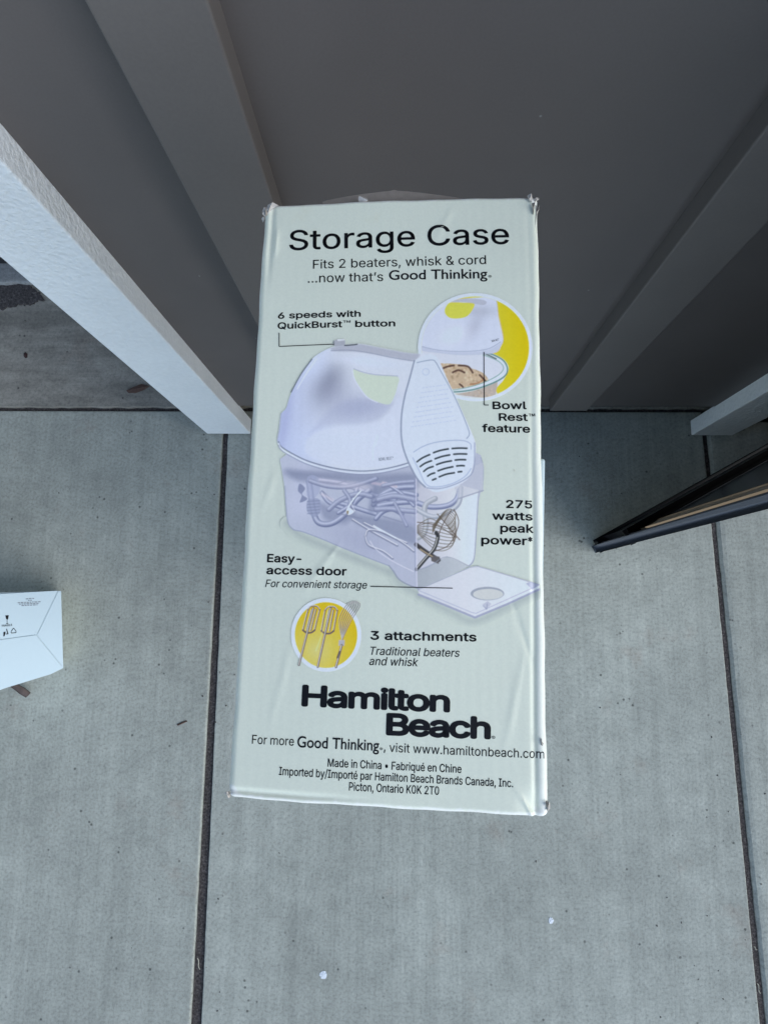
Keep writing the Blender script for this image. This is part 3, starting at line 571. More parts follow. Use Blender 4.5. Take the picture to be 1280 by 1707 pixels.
def curve_mesh(splines, offset):
    c = bpy.data.curves.new('lettering', 'CURVE'); c.dimensions = '2D'; c.fill_mode = 'BOTH'; c.offset = offset
    for lp in splines:
        s = c.splines.new('POLY'); s.points.add(len(lp) - 1)
        for i, p in enumerate(lp): s.points[i].co = (p[0], p[1], 0, 1)
        s.use_cyclic_u = True
    o = bpy.data.objects.new('lettering', c); COL.objects.link(o)
    bpy.context.view_layer.update()
    dg = bpy.context.evaluated_depsgraph_get()
    me = bpy.data.meshes.new_from_object(o.evaluated_get(dg))
    bpy.data.objects.remove(o); bpy.data.curves.remove(c)
    return me
def embolden(me, w):
    """heavier weight: the outline repeated round a small circle"""
    if abs(w) < 1e-6: return me
    n = len(me.vertices); co = np.empty(n * 3); me.vertices.foreach_get('co', co); co = co.reshape(-1, 3)
    polys = [list(p.vertices) for p in me.polygons]
    V = []; F = []
    for k in range(9):
        o_ = np.array([0, 0, 0]) if k == 8 else np.array([w * math.cos(k * math.pi / 4), w * .8 * math.sin(k * math.pi / 4), 0])
        V.append(co + o_); F += [[i + k * n for i in p] for p in polys]
    m2 = bpy.data.meshes.new('printed_text'); m2.from_pydata(np.concatenate(V).tolist(), [], F); m2.update()
    bpy.data.meshes.remove(me)
    return m2
CAP = 509.0
def glyph_line(s, sx, sy, shear=0.0, track=0.0):
    x = 0.0; out = []
    for ch in s:
        adv, loops = GLYPH[ch]
        for lp in loops:
            out.append([((x + lp[i] + shear * lp[i + 1]), lp[i + 1]) for i in range(0, len(lp), 2)])
        x += adv + track
    xs = [p[0] for lp in out for p in lp]
    x0 = min(xs)
    return [[((p[0] - x0) * sx, p[1] * sy) for p in lp] for lp in out], max(xs) - x0
def serif_line(s):
    """the humanist face built into the program"""
    c = bpy.data.curves.new('lettering', 'FONT'); c.body = s; c.size = 1.0; c.fill_mode = 'NONE'
    o = bpy.data.objects.new('lettering', c); COL.objects.link(o)
    return o, c
LIFT = .00010
def place(me, p0, p1, unit, parent, mat, zfun):
    a, b_ = np.array(p0, float), np.array(p1, float)
    A, B = zfun[0](*a), zfun[0](*b_)
    ex = np.array([B[0] - A[0], B[1] - A[1]]); L = np.linalg.norm(ex); ex /= L
    ey = np.array([-ex[1], ex[0]])
    k = L / np.linalg.norm(b_ - a)                 # metres per photo pixel here
    n = len(me.vertices); co = np.empty(n * 3); me.vertices.foreach_get('co', co); co = co.reshape(-1, 3)
    xy = np.array([A[0], A[1]]) + (co[:, :1] * ex + co[:, 1:2] * ey) * k
    co[:, :2] = xy; co[:, 2] = zfun[1](xy) + LIFT
    me.vertices.foreach_set('co', co.ravel()); me.update()
    return link_mesh('printed_text', me, mat, parent)
FACE = (lambda x, y: on_z(x, y, Z_FACE), lambda xy: zface(*inv_bil(xy)))
def text(s, x0, y0, x1, y1, cap, weight=0.0, shear=0.0, track=0.0, mat='ink', parent=None, zfun=FACE):
    L = math.hypot(x1 - x0, y1 - y0)
    _, w = glyph_line(s, 1, 1, shear, track)
    pad = 2 * weight * cap
    loops, _ = glyph_line(s, (L - pad) / w, (cap - pad * .9) / CAP, shear, track)
    loops = [[(p[0] + pad / 2, p[1] + pad * .45) for p in lp] for lp in loops]
    me = embolden(curve_mesh(loops, 0.0), weight * cap)
    return place(me, (x0, y0), (x1, y1), None, parent or pbox, M[mat], zfun)
def gtext(s, x0, y0, x1, y1, cap, weight=0.0, mat='ink'):
    c = bpy.data.curves.new('lettering', 'FONT'); c.body = s; c.size = 1.0; c.offset = weight
    o = bpy.data.objects.new('lettering', c); COL.objects.link(o)
    bpy.context.view_layer.update()
    me = bpy.data.meshes.new_from_object(o.evaluated_get(bpy.context.evaluated_depsgraph_get()))
    bpy.data.objects.remove(o); bpy.data.curves.remove(c)
    n = len(me.vertices); co = np.empty(n * 3); me.vertices.foreach_get('co', co); co = co.reshape(-1, 3)
    L = math.hypot(x1 - x0, y1 - y0)
    co[:, 0] -= co[:, 0].min(); co[:, 0] *= L / co[:, 0].max()
    co[:, 1] *= cap / max(.01, co[:, 1].max() * (.98))
    me.vertices.foreach_set('co', co.ravel())
    return place(me, (x0, y0), (x1, y1), None, pbox, M[mat], FACE)
LT, RG, BD, BK = 0, .012, .045, .070
text('Storage Case', 482.5, 418.6, 848.5, 407.9, 37, .014)
text('Fits 2 beaters, whisk & cord', 522.3, 449.6, 809.8, 441.8, 16, .004)
text('…now that’s', 513.8, 473, 638.8, 470.3, 16, .004)
gtext('Good Thinking', 648.5, 468.2, 811.8, 465.2, 17, .012)
text('®', 813.4, 465, 819, 464.9, 5, 0)
text('6 speeds with', 463.8, 532.6, 601.6, 530, 11.4, BD)
text('QuickBurst', 463.2, 549.6, 571, 547.6, 11.8, BD)
text('™', 572.5, 547, 584.5, 546.8, 11.5, .004)
text('button', 592.5, 547.2, 659, 546, 11.8, BD)
text('Bowl', 820.6, 683.2, 877.6, 682.4, 13.6, BD)
text('Rest', 831, 702.4, 879.5, 702, 13.4, BD)
text('™', 881.5, 702, 892.3, 701.8, 13, .004)
text('feature', 803, 721.4, 883.6, 721.8, 13.8, BD)
text('275', 843, 847.6, 887.2, 848.2, 14, BD)
text('watts', 819.8, 867.2, 887.8, 868.2, 14, BD)
text('peak', 833.3, 887.6, 889.5, 888.8, 14.4, BD)
text('power', 801.6, 907.6, 878.5, 909.2, 14.4, BD)
text('*', 879.8, 909.2, 887.6, 909.4, 14.5, BD)
text('Easy-', 445.4, 937.6, 502.8, 938.9, 14, BD)
text('access door', 444.2, 957.6, 578.4, 960, 14, BD)
text('For convenient storage', 442.3, 978.8, 612.2, 981.8, 12.4, .006, .20)
text('3 attachments', 617.7, 1066.4, 793.8, 1069.6, 14.6, BD)
text('Traditional beaters', 617.7, 1091.2, 765.7, 1095, 13.2, .006, .20)
text('and whisk', 615.8, 1108.2, 697, 1110.4, 13.4, .006, .20)
text('Hamilton', 502.7, 1177.8, 749.7, 1187.6, 36, BK, 0, -38)
text('Beach', 643.2, 1225.4, 817.6, 1232.8, 37, BK, 0, -38)
text('®', 819, 1232.6, 825, 1232.8, 6, 0)
text('For more', 420.3, 1239.8, 490.5, 1242.8, 14, .003)
gtext('Good Thinking', 496, 1245, 631.9, 1250.6, 17.5, .012)
text('®', 632.8, 1250.6, 638, 1250.8, 5, 0)
text(',', 640, 1251.2, 642.6, 1251.3, 14, .02)
text('visit www.hamiltonbeach.com', 649, 1252.6, 907.3, 1265, 14.4, .002)
text('Made in China • Fabriqué en Chine', 546.7, 1277.2, 768.7, 1288.2, 13.0, .012)
text('Imported by/Importé par Hamilton Beach Brands Canada, Inc.', 465.6, 1291.4, 854.8, 1312.4, 13.0, .012)
text('Picton, Ontario K0K 2T0', 582, 1316.8, 731.5, 1324.6, 13.2, .012)

# thin pointer rules
def rule(pts, w):
    bm = bmesh.new()
    P = [on_z(a, b_, Z_FACE) for a, b_ in pts]
    for a, b_ in zip(P, P[1:]):
        d = (b_ - a).normalized(); n = Vector((-d.y, d.x, 0)) * w / 2
        N = max(2, int((b_ - a).length / .004))
        prev = None
        for i in range(N + 1):
            q = a.lerp(b_, i / N)
            cur = []
            for s in (-1, 1):
                r = q + n * s
                r.z = float(zface(*inv_bil(np.array([[r.x, r.y]])))[0]) + LIFT * 2.6
                cur.append(bm.verts.new(r))
            if prev: bm.faces.new((prev[0], prev[1], cur[1], cur[0]))
            prev = cur
    return obj('pointer_line', bm, M['ink'], pbox)
rule([(466, 556), (466, 578.6), (557, 575.8)], .00035)
rule([(806, 588), (806.5, 676.6), (814, 676.4)], .00035)
rule([(618, 978), (754, 980.8)], .00035)

# ------------------------------------------------------------------ printed picture (a colour print lying on the card)
X0, Y0, X1, Y1 = 455, 486, 902, 1124
SC = 1.25                                     # print dots per photo pixel
NW, NH = int((X1 - X0) * SC), int((Y1 - Y0) * SC)
GX, GY = np.meshgrid(X0 + (np.arange(NW) + .5) / SC, Y0 + (np.arange(NH) + .5) / SC)
IMG = np.empty((NH, NW, 3)); IMG[:] = BOXC
USED = np.zeros((NH, NW))
def win(x0, y0, x1, y1, pad=3):
    a = max(0, int((x0 - X0 - pad) * SC)); b_ = min(NW, int((x1 - X0 + pad) * SC) + 1)
    c = max(0, int((y0 - Y0 - pad) * SC)); d = min(NH, int((y1 - Y0 + pad) * SC) + 1)
    return slice(c, d), slice(a, b_)
def catmull(P, closed=True, n=6):
    P = np.array(P, float); out = []
    N = len(P)
    rng = range(N) if closed else range(N - 1)
    for i in rng:
        p0, p1, p2, p3 = (P[(i - 1) % N], P[i], P[(i + 1) % N], P[(i + 2) % N]) if closed else (P[max(i - 1, 0)], P[i], P[i + 1], P[min(i + 2, N - 1)])
        for t in np.linspace(0, 1, n, endpoint=False):
            out.append(.5 * (2 * p1 + (p2 - p0) * t + (2 * p0 - 5 * p1 + 4 * p2 - p3) * t * t + (3 * p1 - p0 - 3 * p2 + p3) * t ** 3))
    if not closed: out.append(P[-1])
    return np.array(out)
def seg_dist(x, y, P, closed):
    d = np.full(x.shape, 1e9)
    n = len(P)
    for i in range(n if closed else n - 1):
        a, b_ = P[i], P[(i + 1) % n]; ab = b_ - a; l2 = ab @ ab + 1e-12
        t = np.clip(((x - a[0]) * ab[0] + (y - a[1]) * ab[1]) / l2, 0, 1)
        d = np.minimum(d, np.hypot(x - a[0] - t * ab[0], y - a[1] - t * ab[1]))
    return d
def inside(x, y, P):
    r = np.zeros(x.shape, bool); n = len(P)
    for i in range(n):
        (xa, ya), (xb, yb) = P[i], P[(i + 1) % n]
        if ya == yb: continue
        c = ((ya > y) != (yb > y)) & (x < (xb - xa) * (y - ya) / (yb - ya) + xa)
        r ^= c
    return r
def cool(col):
    col = np.asarray(col, float)
    return col + (col[..., 2:] > col[..., :1] + 6) * np.array((-2., -1., -2.))
def blend(sl, cov, col):
    cov = cov[..., None]
    IMG[sl] = IMG[sl] * (1 - cov) + cool(col) * cov
    USED[sl] = np.maximum(USED[sl], cov[..., 0])
def cover(P, smooth=True, soft=.5):
    P = catmull(P) if smooth else np.array(P, float)
    sl = win(P[:, 0].min(), P[:, 1].min(), P[:, 0].max(), P[:, 1].max(), 3 + soft * 2)
    x, y = GX[sl], GY[sl]
    d = seg_dist(x, y, P, True); d = np.where(inside(x, y, P), d, -d)
    return sl, np.clip(.5 + d / (2 * soft), 0, 1)
def fill(P, col, a=1.0, smooth=True, soft=.5, clip=None):
    sl, c = cover(P, smooth, soft)
    if clip is not None: c = c * clip[sl]
    blend(sl, c * a, col(GX[sl], GY[sl]) if callable(col) else col)
def stroke(P, col, w, a=1.0, smooth=True, soft=.5, closed=False, clip=None):
    P = catmull(P, closed) if smooth else np.array(P, float)
    sl = win(P[:, 0].min(), P[:, 1].min(), P[:, 0].max(), P[:, 1].max(), w + 3 + soft * 2)
    d = seg_dist(GX[sl], GY[sl], P, closed)
    c = np.clip(.5 + (w / 2 - d) / (2 * soft), 0, 1)
    if clip is not None: c = c * clip[sl]
    blend(sl, c * a, col)
def tube(P, w, dark, light, a=1.0, clip=None):
    stroke(P, dark, w, a, clip=clip)
    Q_ = [(p[0] - w * .08, p[1] - w * .14) for p in P]
    stroke(Q_, light, w * .5, a * .8, soft=w * .2, clip=clip)
def glow(cx, cy, rx, ry, ang, col, a, clip=None):
    R_ = max(rx, ry) * 2.6
    sl = win(cx - R_, cy - R_, cx + R_, cy + R_)
    x, y = GX[sl] - cx, GY[sl] - cy
    c, s = math.cos(math.radians(ang)), math.sin(math.radians(ang))
    q = ((x * c + y * s) / rx) ** 2 + ((-x * s + y * c) / ry) ** 2
    cov = a * np.exp(-q)
    if clip is not None: cov = cov * clip[sl]
    cov3 = cov[..., None]
    IMG[sl] = IMG[sl] * (1 - cov3) + cool(col) * cov3
    USED[sl] = np.maximum(USED[sl], (cov > .02) * 1.0 * (clip[sl] if clip is not None else 1))
def full(P, smooth=True):
    m_ = np.zeros((NH, NW)); sl, c = cover(P, smooth); m_[sl] = c; return m_
def ell(cx, cy, rx, ry, ang=0, n=60):
    t = np.linspace(0, 2 * np.pi, n, endpoint=False); c, s = math.cos(math.radians(ang)), math.sin(math.radians(ang))
    return np.stack([cx + rx * np.cos(t) * c - ry * np.sin(t) * s, cy + rx * np.cos(t) * s + ry * np.sin(t) * c], 1)
def r1(*p): return [(420 + a / 2.56, 310 + b_ / 2.56) for a, b_ in p]
def r2(*p): return [(440 + a / 2.6667, 540 + b_ / 2.6667) for a, b_ in p]
def r3(*p): return [(420 + a / 2.56, 760 + b_ / 2.56) for a, b_ in p]
def r4(*p): return [(660 + a / 6.825, 580 + b_ / 6.825) for a, b_ in p]
def hgrad(xa, xb, ca, cb, ya=None, yb=None, amt=0):
    ca, cb = np.array(ca, float), np.array(cb, float)
    def f(x, y):
        t = np.clip((x - xa) / (xb - xa), 0, 1)
        if ya is not None: t = np.clip((1 - amt) * t + amt * (y - ya) / (yb - ya), 0, 1)
        t = t[..., None]; return ca * (1 - t) + cb * t
    return f

# -- round inset at the upper right
WHT = (214, 226, 246)
C1 = ell(791.8, 580.3, 95.4, 90.2)
fill(C1, WHT, smooth=False)
ci = ell(791.8, 580.3, 89.6, 84.6); K1 = full(ci, False)
fill(ci, hgrad(760, 880, (236, 206, 104), (232, 186, 6)), smooth=False)
# bowl
fill(r1((700, 720), (900, 700), (985, 712), (1050, 742), (1088, 785), (1072, 830), (1040, 870), (1030, 930), (700, 940)), (201, 211, 234), clip=K1)
fill(r1((790, 768), (830, 762), (870, 764), (905, 768), (930, 780), (965, 792), (990, 806), (1010, 838), (1000, 862), (940, 874), (880, 884), (850, 880), (810, 820)), (188, 172, 152), clip=K1)
dough = full(r1((790, 768), (830, 762), (870, 764), (905, 768), (930, 780), (965, 792), (990, 806), (1010, 838), (1000, 862), (940, 874), (880, 884), (850, 880), (810, 820)))
for _ in range(210):
    px, py = random.uniform(728, 815), random.uniform(606, 656)
    glow(px, py, random.uniform(1.2, 2.6), random.uniform(1, 2), random.uniform(0, 180), random.choice([(206, 192, 172), (222, 210, 192), (150, 128, 106), (172, 148, 120), (196, 180, 158)]), .7, dough * K1)
for pts in (r1((800, 790), (830, 776), (860, 770)), r1((855, 800), (880, 790), (905, 800)), r1((880, 770), (920, 774), (940, 800)), r1((885, 850), (895, 858), (900, 866)), r1((970, 810), (990, 830), (1000, 840))):
    stroke(pts, (70, 48, 44), 3.0, .85, clip=K1)
stroke(r1((985, 830), (960, 845), (930, 850)), (150, 100, 70), 2.5, .6, clip=K1)
fill(r1((856, 888), (900, 886), (960, 872), (1020, 850), (1045, 838), (1040, 880), (1030, 905), (960, 905), (880, 895)), (176, 170, 168), clip=K1)
for _ in range(60):
    glow(random.uniform(757, 826), random.uniform(650, 666), 1.6, 1.2, 0, random.choice([(200, 190, 180), (150, 138, 128), (190, 172, 156)]), .5, K1 * full(r1((856, 888), (900, 886), (960, 872), (1020, 850), (1045, 838), (1040, 880), (1030, 905), (960, 905), (880, 895)), False))
stroke(r1((850, 882), (900, 876), (960, 862), (1020, 838), (1066, 812), (1084, 782), (1068, 752), (1030, 730), (985, 716)), (214, 226, 240), 8, clip=K1)
stroke(r1((850, 884), (900, 880), (960, 868), (1030, 842), (1076, 814), (1089, 784), (1072, 748), (1030, 724), (985, 712)), (84, 128, 134), 2.4, .9, clip=K1)
stroke(r1((850, 876), (900, 868), (960, 852), (1010, 832), (1054, 806), (1072, 780), (1058, 756), (1025, 738), (985, 724)), (120, 158, 162), 1.6, .8, clip=K1)
stroke(r1((985, 716), (1010, 726), (1040, 740)), (60, 74, 84), 2.2, .8, clip=K1)
# small mixer
MS = r1((700, 700), (722, 670), (735, 610), (775, 545), (825, 503), (870, 490), (960, 480), (1036, 484), (1050, 560), (1068, 640), (1068, 672), (1036, 714), (960, 718), (900, 724), (800, 716), (728, 708))
MSK = full(MS) * K1
fill(MS, (199, 211, 240), clip=K1)
glow(800, 520, 30, 10, 0, (160, 168, 190), .5, MSK); glow(790, 545, 12, 24, 30, (158, 164, 190), .45, MSK)
glow(757, 560, 24, 14, -20, (216, 226, 250), .6, MSK)
fill(r1((822, 533), (832, 512), (850, 501), (900, 502), (946, 506), (938, 534), (915, 560), (880, 569), (845, 567), (826, 552)), (236, 206, 84), clip=K1)
fill(r1((840, 498), (900, 484), (975, 488), (1000, 500), (985, 512), (945, 506), (900, 500), (850, 501)), (158, 164, 184), .55, clip=K1)
stroke(r1((725, 690), (800, 706), (900, 710), (1000, 700), (1060, 668)), (156, 168, 198), 1.5, .8, clip=K1)
fill(r1((728, 692), (800, 710), (900, 714), (1000, 705), (1064, 672), (1062, 684), (1036, 716), (900, 726), (800, 718), (728, 708)), (180, 191, 220), .7, clip=K1)
stroke(r1((1040, 490), (1052, 560), (1070, 640), (1068, 672)), (168, 176, 200), 1.2, .7, clip=K1)

# -- printed drop shadow of the big picture
for pts in (r3((150, 290), (215, 345), (380, 415), (580, 495)), r3((720, 600), (850, 668), (950, 705), (1100, 640), (1225, 580)), r3((600, 500), (640, 550), (712, 590))):
    stroke(pts, (142, 156, 166), 10, .55, soft=7)
# -- clear container
CONT = r3((120, 15), (130, 70), (140, 130), (150, 250), (158, 292), (180, 316), (218, 325), (300, 356), (380, 390), (480, 430), (585, 470), (604, 494), (625, 525), (660, 548), (712, 566), (800, 530), (925, 470), (945, 445), (955, 340), (965, 200), (975, 150), (985, 60), (975, 0), (900, -40), (500, -40), (200, -40))
CK = full(CONT, False)
fill(CONT, hgrad(468, 700, (178, 188, 216), (172, 181, 208)), smooth=False)
fill(r3((700, 95), (860, 120), (970, 150), (962, 240), (950, 430), (925, 470), (830, 432), (702, 490)), hgrad(700, 790, (186, 192, 214), (214, 222, 236)), smooth=False)
fill(r3((702, 492), (760, 470), (830, 430), (925, 470), (800, 530), (715, 566), (702, 560)), hgrad(690, 780, (158, 168, 186), (182, 192, 208)), smooth=False)
glow(530, 850, 60, 20, 10, (196, 204, 236), .5, CK); glow(505, 800, 16, 40, 0, (190, 198, 232), .5, CK)
glow(600, 900, 60, 26, 25, (154, 162, 196), .5, CK); glow(660, 920, 30, 24, 10, (176, 184, 214), .5, CK)
glow(560, 792, 110, 8, 2, (134, 142, 176), .6, CK)
# cord coil
for pts in (((150, 60), (300, 80), (500, 90), (690, 80), (690, 150), (520, 150), (330, 110), (200, 110)), ((290, 200), (360, 230), (440, 240), (400, 290), (310, 270)), ((520, 150), (560, 140), (690, 150), (690, 190), (600, 185), (540, 200)), ((430, 250), (520, 260), (690, 300), (690, 380), (560, 330), (450, 290))):
    fill(r3(*pts), (120, 130, 164), .6, soft=5, clip=CK)
DK, LG = (112, 122, 160), (200, 209, 238)
for pts, w in ((((290, 105), (380, 118), (470, 150), (540, 175), (610, 190)), 9), (((245, 110), (252, 160), (262, 230), (285, 285), (340, 290), (400, 250), (450, 190), (500, 150)), 10),
               (((520, 210), (560, 165), (620, 140), (690, 135)), 9), (((540, 215), (600, 205), (690, 200), (760, 220), (830, 215), (870, 190), (885, 150)), 9),
               (((360, 200), (420, 215), (480, 235), (530, 250)), 8), (((640, 250), (600, 230), (560, 240), (530, 270)), 8), (((700, 170), (640, 160), (570, 170), (520, 195)), 8),
               (((300, 160), (330, 200), (390, 225)), 7), (((575, 120), (640, 165), (690, 215)), 6), (((455, 120), (440, 170), (415, 215), (370, 245)), 7)):
    tube(r3(*pts), w, DK, LG, 1.0, CK)
tube(r3((710, 350), (735, 330), (742, 280), (735, 235), (745, 205), (780, 185)), 9, (150, 158, 176), (200, 208, 226), 1, None)
tube(r3((700, 230), (770, 262), (830, 245), (880, 205), (890, 140)), 8, (150, 160, 182), (204, 212, 230), 1, None)
stroke(r3((512, 110), (520, 165), (512, 230)), (120, 130, 166), 12, .55, soft=3, clip=CK)
fill(r3((205, 120), (228, 140), (215, 165), (238, 185), (206, 200), (214, 170), (198, 150)), (118, 128, 166), .8, clip=CK)
fill(r3((240, 190), (285, 185), (296, 230), (272, 262), (238, 240)), (146, 156, 192), .8, clip=CK)
for k in range(5):
    stroke(r3((238, 196 + k * 13), (290, 192 + k * 13)), (120, 130, 166), 1.4, .7, clip=CK)
fill(r3((240, 90), (285, 95), (290, 150), (262, 185), (236, 170)), (160, 170, 206), .7, clip=CK)
glow(590, 812, 26, 10, 0, (200, 206, 232), .4, CK)
for a_, b_ in (((300, 150), (345, 190)), ((330, 130), (400, 110)), ((560, 260), (640, 285)), ((380, 250), (470, 270))):
    stroke(r3(a_, b_), (126, 134, 168), 2.2, .6, clip=CK)
for a_, b_, c_ in (((515, 118), (570, 128), (200, 190, 214)), ((560, 118), (615, 134), (214, 204, 222)), ((300, 165), (345, 190), (206, 204, 226))):
    stroke(r3(a_, b_), c_, 5, .6, soft=1.5, clip=CK)
for pts, w in ((((250, 108), (320, 130), (400, 135), (470, 120), (530, 100)), 8), (((330, 230), (380, 190), (450, 165), (510, 175)), 9), (((540, 190), (600, 175), (650, 180), (695, 190)), 10),
               (((530, 230), (590, 228), (640, 235), (695, 240)), 9), (((610, 205), (640, 260), (660, 300)), 6), (((395, 150), (420, 190), (415, 235)), 7), (((560, 130), (620, 118), (690, 112)), 7)):
    tube(r3(*pts), w, (120, 129, 166), (196, 205, 234), .85, CK)
fill(r3((290, 95), (420, 112), (510, 128), (500, 150), (400, 140), (300, 120)), (206, 204, 226), .35, soft=3, clip=CK)
fill(r3((640, 250), (690, 262), (692, 300), (650, 285)), (150, 158, 196), .5, soft=2, clip=CK)
# beaters lying inside
for pts in (((430, 275), (520, 330), (620, 385)), ((480, 290), (570, 335), (660, 375)), ((485, 345), (500, 320), (560, 330), (640, 372), (690, 410)), ((485, 350), (500, 385), (560, 410), (600, 440))):
    stroke(r3(*pts), (122, 130, 162), 3.6, .8, clip=CK)
    stroke(r3(*[(p[0], p[1] - 4) for p in pts]), (222, 228, 246), 1.6, .85, clip=CK)
stroke(r3((520, 300), (600, 345), (615, 352)), (236, 240, 252), 2.2, .9, clip=CK)
# whisk wires and beater at the open end
WB = (92, 86, 76)
for k in range(9):
    t = k / 8
    x0_, y0_ = 735 + 10 * t, 285 + 60 * t
    stroke(r3((705, 300 + 30 * t), (760 + 20 * t, 270 + 130 * t), (830 + 30 * math.sin(3 * t), 300 + 100 * t), (868 - 10 * t, 250 + 110 * t), (830 - 20 * t, 232 + 40 * t), (770, 300 + 30 * t)), WB, 1.1, .8)
for pts in (((860, 230), (880, 290), (840, 380), (770, 410)), ((790, 250), (850, 320), (885, 360)), ((705, 285), (790, 300), (870, 350)), ((850, 232), (810, 300), (790, 360))):
    stroke(r3(*pts), (78, 68, 62), 1.2, .9)
stroke(r3((702, 485), (740, 440), (775, 400), (792, 350), (785, 330)), (54, 56, 62), 6)
stroke(r3((700, 380), (740, 410), (795, 445)), (60, 60, 66), 7)
stroke(r3((704, 478), (742, 434), (776, 394), (790, 350)), (170, 174, 180), 2)
fill(r3((762, 425), (800, 432), (795, 462), (765, 450)), (92, 92, 98), smooth=False)
stroke(r3((718, 400), (750, 420), (768, 430)), (150, 140, 120), 2.4)
# edges of the container
stroke(r3((700, 95), (701, 300), (702, 490), (704, 562)), (196, 202, 230), 2.2, .9)
stroke(r3((692, 95), (694, 300), (696, 495)), (140, 148, 184), 1.4, .7)
stroke(r3((142, 130), (150, 250), (158, 292), (180, 316), (218, 325), (300, 356), (380, 390), (480, 430), (585, 470)), (140, 150, 186), 1.6, .8)
stroke(r3((585, 470), (604, 494), (625, 525), (660, 548), (712, 568)), (128, 138, 166), 2, .8)
stroke(r3((505, 365), (530, 400), (600, 450), (690, 495)), (206, 212, 236), 1.6, .8)
stroke(r3((975, 10), (985, 60), (980, 150), (966, 160), (955, 330), (946, 440), (925, 470)), (150, 160, 190), 2, .9)
stroke(r3((702, 490), (760, 470), (830, 432), (922, 470)), (140, 150, 172), 1.4, .7)
fill(r3((870, 80), (985, 30), (985, 150), (880, 185), (862, 140)), (182, 190, 212), .6, False)
stroke(r3((880, 185), (985, 150)), (150, 158, 184), 2, .9)
# door flap
DOOR = r3((708, 572), (930, 476), (962, 472), (1226, 550), (1224, 570), (962, 690), (940, 690), (712, 592))
fill(DOOR, hgrad(690, 900, (196, 204, 224), (210, 218, 234)), smooth=False)
stroke(r3((710, 592), (830, 640), (950, 690), (1090, 632), (1225, 570)), (146, 154, 188), 3.4, .9, False)
stroke(r3((708, 574), (935, 668), (955, 672), (1224, 552)), (168, 176, 206), 1.6, .8, False)
stroke(r3((708, 572), (930, 476), (962, 472), (1226, 550)), (152, 160, 188), 1.6, .8, False)
e1 = ell(*r3((1003, 588))[0], 28, 11.2, 0); fill(e1, (146, 156, 178), smooth=False)
e2 = ell(*r3((1006, 591))[0], 25.2, 9.0, 0); fill(e2, (192, 200, 210), smooth=False)
fill(r3((1168, 545), (1190, 536), (1226, 550), (1196, 572)), (150, 160, 196), .7, False)
fill(r3((982, 635), (1004, 620), (1020, 632), (1000, 655)), (172, 180, 206), .8, False)
stroke(r3((985, 640), (1000, 655), (1002, 632)), (130, 140, 176), 1.4, .7, False)

# -- white mixer body
BODY = r2((250, 134), (300, 110), (360, 99), (430, 95), (490, 106), (560, 120), (630, 133), (690, 138), (730, 133), (765, 146), (788, 190), (815, 255), (850, 325), (890, 415), (925, 495), (940, 540), (938, 590), (925, 645), (905, 690), (860, 722), (800, 744), (755, 750), (718, 728), (680, 690), (640, 630), (560, 648), (480, 660), (400, 660), (300, 642), (200, 612), (130, 578), (78, 548), (63, 520), (72, 470), (80, 400), (100, 375), (122, 310), (168, 225), (215, 162))
BKM = full(BODY)
BC = (202, 213, 236)
fill(BODY, hgrad(465, 560, (176, 190, 232), BC))
HOLE = r2((397, 206), (440, 222), (500, 233), (594, 240), (592, 285), (578, 330), (556, 362), (505, 352), (460, 328), (425, 285), (400, 240))
# shading printed in the picture
glow(548, 640, 20, 34, 28, (128, 136, 162), .85, BKM); glow(556, 655, 36, 30, 20, (150, 158, 190), .55, BKM)
glow(600, 680, 50, 20, -10, (156, 165, 200), .7, BKM)
fill(r2((205, 500), (260, 465), (330, 452), (430, 450), (500, 435), (540, 405), (570, 360), (556, 362), (500, 352), (420, 340), (330, 360), (250, 430)), (160, 170, 206), .38, soft=5, clip=BKM)
glow(520, 600, 26, 34, 20, (198, 213, 250), .75, BKM); glow(560, 740, 80, 26, 0, (196, 212, 250), .7, BKM)
glow(476, 700, 8, 60, 8, (160, 170, 216), .6, BKM)
fill(r2((205, 500), (300, 462), (430, 452), (520, 430), (575, 370), (600, 330), (640, 400), (640, 600), (560, 630), (400, 640), (200, 590)), (202, 214, 242), .55, soft=3, clip=BKM)
fill(r2((300, 112), (360, 99), (430, 95), (490, 106), (630, 133), (690, 140), (660, 168), (560, 152), (470, 136), (400, 128), (320, 126)), (160, 167, 190), .75, soft=2)
stroke(r2((300, 124), (380, 122), (470, 134), (570, 155), (665, 170)), (134, 142, 170), 1.4, .8)
glow(610, 605, 50, 8, 6, (206, 217, 246), .7, BKM)
fill(HOLE, tuple(np.array(BOXC) + (8, 9, 2)))
stroke(r2((395, 205), (402, 245), (428, 290), (462, 332), (505, 354)), (206, 216, 244), 1.6, .9)
stroke(r2((400, 204), (440, 219), (500, 231), (594, 237)), (140, 148, 182), 1.6, .5)
stroke(r2((215, 160), (165, 228), (122, 305)), (60, 70, 90), 1.5, .8)
stroke(r2((235, 160), (185, 232), (150, 290)), (216, 226, 252), 2, .7)
stroke(r2((78, 400), (70, 470), (62, 520), (76, 548)), (156, 166, 206), 2, .8)
# rim
RIM = ((66, 524), (80, 548), (132, 580), (200, 612), (300, 640), (400, 655), (480, 655), (560, 643), (640, 622))
stroke(r2(*RIM), (104, 116, 146), 1.6, .9)
stroke(r2(*[(a, b_ + 9) for a, b_ in RIM]), (214, 224, 248), 2.6, .9)
stroke(r2(*[(a, b_ + 16) for a, b_ in RIM]), (136, 146, 180), 1.6, .8)
